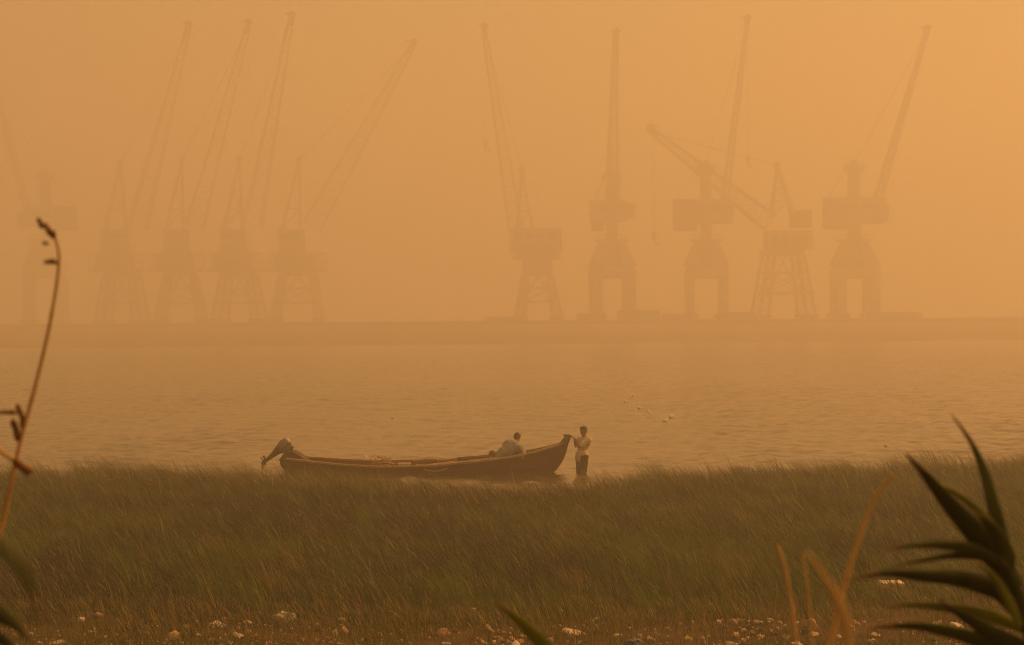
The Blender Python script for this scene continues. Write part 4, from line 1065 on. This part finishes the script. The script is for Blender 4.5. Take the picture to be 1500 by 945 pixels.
# ------------------------------------------------------------------ reeds close to the camera
def leaf_mat(name, c, c2, tip, trans):
    m, nt, b, out = new_mat(name); N, L = nt.nodes, nt.links
    uv = N.new('ShaderNodeUVMap'); sep = N.new('ShaderNodeSeparateXYZ'); L.new(uv.outputs[0], sep.inputs[0])
    vein = N.new('ShaderNodeMath'); vein.operation = 'SINE'; ml = N.new('ShaderNodeMath'); ml.operation = 'MULTIPLY'; ml.inputs[1].default_value = 70
    L.new(sep.outputs[0], ml.inputs[0]); L.new(ml.outputs[0], vein.inputs[0])
    tc = N.new('ShaderNodeTexCoord'); nz = N.new('ShaderNodeTexNoise'); nz.inputs['Scale'].default_value = 14; nz.inputs['Detail'].default_value = 6
    L.new(tc.outputs['Object'], nz.inputs['Vector'])
    ad = N.new('ShaderNodeMath'); ad.operation = 'MULTIPLY_ADD'; ad.inputs[1].default_value = .12; L.new(vein.outputs[0], ad.inputs[0]); L.new(nz.outputs[0], ad.inputs[2])
    cr = N.new('ShaderNodeValToRGB'); e = cr.color_ramp.elements; e[0].position = .3; e[1].position = .7; e[0].color = (*c2, 1); e[1].color = (*c, 1); L.new(ad.outputs[0], cr.inputs[0])
    av = N.new('ShaderNodeMath'); av.operation = 'MULTIPLY_ADD'; av.inputs[1].default_value = .35; L.new(nz.outputs[0], av.inputs[0]); L.new(sep.outputs[1], av.inputs[2])
    r2 = N.new('ShaderNodeValToRGB'); q = r2.color_ramp.elements; q[0].position = .98; q[1].position = 1.12; L.new(av.outputs[0], r2.inputs[0])
    mx = N.new('ShaderNodeMix'); mx.data_type = 'RGBA'; L.new(r2.outputs[0], mx.inputs[0]); L.new(cr.outputs[0], mx.inputs[6]); mx.inputs[7].default_value = (*tip, 1)
    L.new(mx.outputs[2], b.inputs['Base Color']); b.inputs['Roughness'].default_value = .5; b.inputs['Specular IOR Level'].default_value = .35
    tr = N.new('ShaderNodeBsdfTranslucent'); L.new(mx.outputs[2], tr.inputs[0]); ms = N.new('ShaderNodeMixShader'); ms.inputs[0].default_value = trans
    L.new(b.outputs[0], ms.inputs[1]); L.new(tr.outputs[0], ms.inputs[2]); L.new(ms.outputs[0], out.inputs[0]); return m
leaf_green = leaf_mat('reed_leaf_green', (0.12, 0.155, 0.014), (0.065, 0.085, 0.009), (.25, .15, .04), .4)
leaf_dark = leaf_mat('reed_leaf_dark', (0.080, 0.100, 0.009), (0.044, 0.055, 0.006), (.14, .09, .028), .4)
leaf_lime = leaf_mat('reed_leaf_yellow_green', (0.27, 0.30, 0.025), (0.18, 0.205, 0.018), (.3, .2, .05), .45)
stalk_m = mat('reed_stalk', (0.60, 0.36, 0.12), (0.42, 0.24, 0.075), .6, 10, spec=.3)
dry_m = mat('dry_reed', (0.74, 0.50, 0.20), (0.55, 0.35, 0.13), .7, 10)
seed_m = mat('brown_seed_head', (0.30, 0.155, 0.05), (0.17, 0.08, 0.026), .8, 40, bump=.5)

def catmull(pts, n=8):
    P_ = [pts[0]] + list(pts) + [pts[-1]]; out = []
    for i in range(1, len(P_) - 2):
        p0, p1, p2, p3 = (np.array(P_[i + k], float) for k in (-1, 0, 1, 2))
        for j in range(n):
            t = j / n; out.append(.5 * ((2 * p1) + (-p0 + p2) * t + (2 * p0 - 5 * p1 + 4 * p2 - p3) * t * t + (-p0 + 3 * p1 - 3 * p2 + p3) * t ** 3))
    out.append(np.array(P_[-2], float)); return out

def leaf(root, name, pts, wpx, m, fold=.35, tilt=.5):
    """pts: (photo x, photo y, distance); a blade with a midrib fold and real thickness, widest near its lower third"""
    C = catmull(pts); n = len(C); W = [at(c[0], c[1], c[2]) for c in C]; mb = MB(); base = root.location
    for i, p in enumerate(W):
        t = (W[min(i + 1, n - 1)] - W[max(i - 1, 0)]).normalized(); f_ = i / (n - 1)
        side = t.cross(Vector((0, 1, 0)))
        if side.length < 1e-3: side = Vector((1, 0, 0))
        side.normalize(); nrm = side.cross(t).normalized(); side = (side * math.cos(tilt) + nrm * math.sin(tilt)).normalized(); nrm = side.cross(t).normalized()
        hw = wpx * C[i][2] / F_PX * .5 / max(.5, math.cos(tilt)) * (min(1, .45 + f_ * 2.2) * (1 - max(0, (f_ - .25) / .75) ** 1.25) + .02)
        th = .0006
        for s_ in (-1, 0, 1):
            q = p + side * hw * s_ + nrm * (hw * fold * abs(s_)) - base; mb.v.append(tuple(q + nrm * th))
        for s_ in (1, 0, -1):
            q = p + side * hw * s_ + nrm * (hw * fold * abs(s_)) - base; mb.v.append(tuple(q - nrm * th))
    for i in range(n - 1):
        for k in range(6):
            k2 = (k + 1) % 6; mb.f.append((i * 6 + k, i * 6 + k2, (i + 1) * 6 + k2, (i + 1) * 6 + k))
    mb.f.append((0, 1, 2, 3, 4, 5)[::-1]); e = (n - 1) * 6; mb.f.append(tuple(e + k for k in range(6)))
    o = mb.build(name, m, root, True); me = o.data; ul = me.uv_layers.new(name='UVMap')
    vi = np.zeros(len(me.loops), np.int32); me.loops.foreach_get('vertex_index', vi); ring = vi // 6; k = vi % 6
    uu = np.where(k < 3, k, 5 - k) / 2.0; ul.data.foreach_set('uv', np.stack([uu, ring / (n - 1)], 1).astype(np.float32).ravel()); return o
def stalk(root, name, pts, w0, w1, m, knots=True):
    f0, f1 = np.array(pts[0], float), np.array(pts[1], float)
    pts = [tuple(f0 + (f1 - f0) * q) for q in (0, .4, .7, .88)] + list(pts[1:])
    C = catmull(pts); n = len(C); base = root.location; mb = MB(); W = [at(c[0], c[1], c[2]) - base for c in C]
    rad = [(w0 + (w1 - w0) * i / (n - 1)) * C[i][2] / F_PX * .5 * (1.18 if knots and i % 12 == 6 else 1) for i in range(n)]
    mb.tube(W, rad, 10); return mb.build(name, m, root, True)
def rooted(px, Y, name):
    p = at(px, 945, Y); return empty(name, (p.x, Y, gz(p.x, Y)))
def down(root, px, py, Y):
    """photo coordinates of the plant's foot on the ground, for stems leaving the frame"""
    d = (root.location - Vector((0, 0, CAM_H))); d = d / d.dot(fwd)
    return (750 + d.dot(rgt) * F_PX, 472.5 - d.dot(upv) * F_PX, root.location.y)
def spikelets(root, name, pts, n, L, r, m, spread=.5, seed=0):
    C = catmull(pts, 6); r_ = random.Random(seed); base = root.location; mb = MB(); W = [at(c[0], c[1], c[2]) - base for c in C]
    for _ in range(n):
        i = r_.randrange(len(W) - 1); p = W[i].lerp(W[i + 1], r_.random()); t = (W[i + 1] - W[i]).normalized()
        d = (t + Vector((r_.gauss(0, 1), r_.gauss(0, 1), r_.gauss(0, 1))) * spread * .6).normalized(); l_ = L * r_.uniform(.6, 1.2)
        mb.tube([p, p + d * l_ * .4, p + d * l_ * .75, p + d * l_], [r * .5, r, r * .8, r * .15], 6)
    return mb.build(name, m, root, True)

# left: tall nodding grass stalk
YL = 3.3
g1 = rooted(-60, YL, 'tall_reed'); tag(g1, 'tall thin reed stalk at the left edge with a small nodding seed head', 'reed')
stalk(g1, 'stem', [down(g1, 0, 0, 0), (-28, 900, YL), (2, 775, YL), (28, 655, YL), (52, 565, YL), (72, 480, YL), (84, 410, YL), (86, 372, YL), (80, 348, YL), (68, 334, YL)], 9, 3.5, stalk_m)
spikelets(g1, 'seed_head', [(82, 352, YL), (74, 340, YL), (62, 330, YL)], 24, .013, .0024, seed_m, .5, 1)
spikelets(g1, 'spikelet', [(84, 386, YL), (74, 384, YL), (70, 383, YL)], 6, .010, .003, seed_m, .3, 2)
spikelets(g1, 'spikelet', [(80, 358, YL), (70, 357, YL)], 3, .008, .002, seed_m, .3, 6)
spikelets(g1, 'spikelet', [(31, 628, YL), (31, 614, YL), (30, 606, YL)], 5, .014, .004, seed_m, .2, 3)
spikelets(g1, 'spikelet', [(28, 652, YL), (26, 640, YL), (22, 628, YL)], 8, .018, .005, seed_m, .2, 4)
g2 = rooted(-90, 3.1, 'seed_grass'); tag(g2, 'thin brown stem at the left edge ending in a plump drooping seed head', 'reed')
stalk(g2, 'stem', [down(g2, 0, 0, 0), (-70, 780, 3.1), (-40, 670, 3.1), (-12, 655, 3.1), (10, 668, 3.1), (30, 680, 3.1)], 9, 6, stalk_m, False)
spikelets(g2, 'seed_head', [(18, 672, 3.1), (28, 680, 3.1), (38, 687, 3.1)], 30, .013, .0048, seed_m, .3, 7)
g3 = rooted(-80, 3.2, 'seed_grass'); tag(g3, 'brown spike poking in level from the left edge above the plump seed head', 'reed')
stalk(g3, 'stem', [down(g3, 0, 0, 0), (-75, 760, 3.2), (-50, 640, 3.2), (-25, 606, 3.2), (0, 605, 3.2)], 7, 4, stalk_m, False)
spikelets(g3, 'seed_head', [(-6, 605, 3.2), (6, 604, 3.2), (20, 604, 3.2)], 14, .012, .003, seed_m, .12, 8)
g4 = rooted(-110, 2.9, 'reed_plant'); tag(g4, 'dark reed leaves jutting in at the lower left corner', 'reed')
stalk(g4, 'stem', [down(g4, 0, 0, 0), (-105, 1000, 2.9), (-95, 860, 2.9), (-90, 780, 2.9)], 16, 8, leaf_green)
leaf(g4, 'leaf', [(-95, 860, 2.9), (-50, 875, 2.9), (-5, 898, 2.85), (22, 916, 2.8), (48, 944, 2.75)], 30, leaf_dark, .3, .3)
leaf(g4, 'leaf', [(-92, 910, 2.9), (-40, 918, 2.9), (5, 938, 2.85), (38, 968, 2.8)], 28, leaf_dark, .3, .3)
g7 = rooted(-160, 1.15, 'reed_shoot'); tag(g7, 'very blurred yellow green leaf hanging at the left edge over the grass', 'reed')
stalk(g7, 'stem', [down(g7, 0, 0, 0), (-165, 1100, 1.15), (-150, 900, 1.15), (-120, 800, 1.15)], 20, 12, leaf_green)
leaf(g7, 'leaf', [(-120, 800, 1.15), (-40, 775, 1.15), (10, 805, 1.15), (42, 850, 1.15), (60, 920, 1.17)], 20, leaf_green, .3, .5)
# bottom centre leaf tip
g5 = rooted(860, 2.8, 'reed_shoot'); tag(g5, 'blurred yellow green leaf tip rising at the bottom centre edge', 'reed')
stalk(g5, 'stem', [down(g5, 0, 0, 0), (850, 1080, 2.8), (835, 1010, 2.8)], 12, 8, leaf_green)
leaf(g5, 'leaf', [(838, 1020, 2.8), (810, 965, 2.8), (775, 925, 2.8), (748, 900, 2.8), (722, 880, 2.8)], 24, leaf_lime, .3, .4)
# dry stems on the right
YD = 3.3
d1 = rooted(1195, YD, 'dry_reed'); tag(d1, 'thick orange brown dry stem leaning right, tallest of the dry stems', 'reed')
stalk(d1, 'stem', [down(d1, 0, 0, 0), (1205, 1000, YD), (1222, 920, YD), (1242, 840, YD), (1262, 780, YD), (1279, 735, YD), (1294, 713, YD), (1308, 694, YD)], 14, 5, dry_m, False)
YF = 1.7; d4 = rooted(1262, YF, 'dry_reed'); tag(d4, 'strongly blurred orange dead leaf crossing the thick dry stem from the left', 'reed')
stalk(d4, 'stem', [down(d4, 0, 0, 0), (1258, 1040, YF), (1244, 950, YF)], 8, 5, dry_m, False)
leaf(d4, 'leaf', [(1246, 960, YF), (1234, 900, YF), (1212, 852, YF), (1182, 806, YF)], 14, dry_m, .3, .4)
d2 = rooted(1172, YD - .1, 'dry_reed'); tag(d2, 'thin pale brown dry stem left of the thick orange one', 'reed')
stalk(d2, 'stem', [down(d2, 0, 0, 0), (1170, 990, YD - .1), (1163, 915, YD - .1), (1155, 860, YD - .1), (1148, 825, YD - .1), (1140, 800, YD - .1)], 9, 4, dry_m, False)
d3 = rooted(1190, 2.7, 'dry_reed'); tag(d3, 'faint thin blurred dry stem between the thick and the thin ones', 'reed')
stalk(d3, 'stem', [down(d3, 0, 0, 0), (1192, 1000, 2.7), (1188, 920, 2.7), (1183, 860, 2.7), (1176, 812, 2.7)], 6, 3, dry_m, False)
# the big reed at the right
YR = 3.0
g6 = rooted(1545, YR, 'reed_plant'); tag(g6, 'big dark green reed at the right with long leaves swept left by wind', 'reed')
stalk(g6, 'stem', [down(g6, 0, 0, 0), (1530, 1010, YR), (1505, 930, YR), (1488, 870, YR), (1470, 815, YR), (1452, 765, YR)], 24, 8, leaf_dark)
L_ = lambda *p: [(x, y, YR + dy) for x, y, dy in p]
leaf(g6, 'leaf', L_((1490, 862, 0), (1462, 825, 0), (1428, 782, -.03), (1392, 742, -.06), (1358, 700, -.1), (1326, 664, -.13)), 37, leaf_dark, .35, .45)
leaf(g6, 'leaf', L_((1470, 812, .02), (1445, 765, .03), (1415, 735, .05), (1385, 716, .06), (1352, 706, .08)), 12, leaf_lime, .3, .8)
leaf(g6, 'leaf', L_((1488, 875, .04), (1472, 815, .06), (1455, 745, .08), (1442, 695, .1), (1422, 648, .12), (1393, 606, .14)), 20, leaf_green, .3, .6)
leaf(g6, 'leaf', L_((1480, 845, -.05), (1470, 805, -.05), (1452, 772, -.06), (1428, 750, -.08)), 26, leaf_dark, .3, .3)
leaf(g6, 'leaf', L_((1472, 830, 0), (1430, 808, -.02), (1385, 800, -.05), (1340, 800, -.08), (1285, 806, -.12)), 17, leaf_green, .3, .5)
leaf(g6, 'leaf', L_((1475, 835, .03), (1445, 818, .0), (1400, 815, -.02), (1350, 822, -.05), (1300, 832, -.08)), 15, leaf_dark, .3, .7)
leaf(g6, 'leaf', L_((1492, 905, -.04), (1462, 868, -.06), (1410, 850, -.1), (1350, 844, -.14), (1295, 840, -.18), (1240, 850, -.22)), 30, leaf_dark, .3, .35)
leaf(g6, 'leaf', L_((1494, 920, -.1), (1476, 880, -.1), (1452, 842, -.1), (1425, 822, -.1)), 13, leaf_lime, .3, .6)
leaf(g6, 'leaf', L_((1500, 925, .05), (1450, 905, .05), (1395, 893, .03), (1345, 887, 0), (1290, 888, -.03)), 20, leaf_lime, .3, .6)
leaf(g6, 'leaf', L_((1515, 965, 0), (1470, 940, 0), (1425, 912, 0), (1375, 880, 0)), 31, leaf_dark, .3, .3)
leaf(g6, 'leaf', L_((1520, 985, .1), (1460, 950, .1), (1390, 928, .1), (1330, 918, .1), (1270, 922, .1)), 24, leaf_green, .3, .6)
leaf(g6, 'leaf', L_((1500, 920, -.06), (1492, 880, -.06), (1480, 845, -.06), (1464, 815, -.06)), 24, leaf_dark, .3, .3)

# ------------------------------------------------------------------ haze: dust-laden air
hm = bpy.data.materials.new('dust_haze'); hm.use_nodes = True; nt = hm.node_tree; nt.nodes.clear()
ho = nt.nodes.new('ShaderNodeOutputMaterial'); pv = nt.nodes.new('ShaderNodeVolumePrincipled')
pv.inputs['Color'].default_value = HAZE_COLOR; pv.inputs['Density'].default_value = HAZE_DENSITY; pv.inputs['Anisotropy'].default_value = HAZE_G
nt.links.new(pv.outputs[0], ho.inputs['Volume'])
mb = MB(); mb.box(-870, 870, -270, 1420, -2.5, 69)
tag(mb.build('haze', hm), 'orange dust haze filling the air', 'haze', kind='stuff')
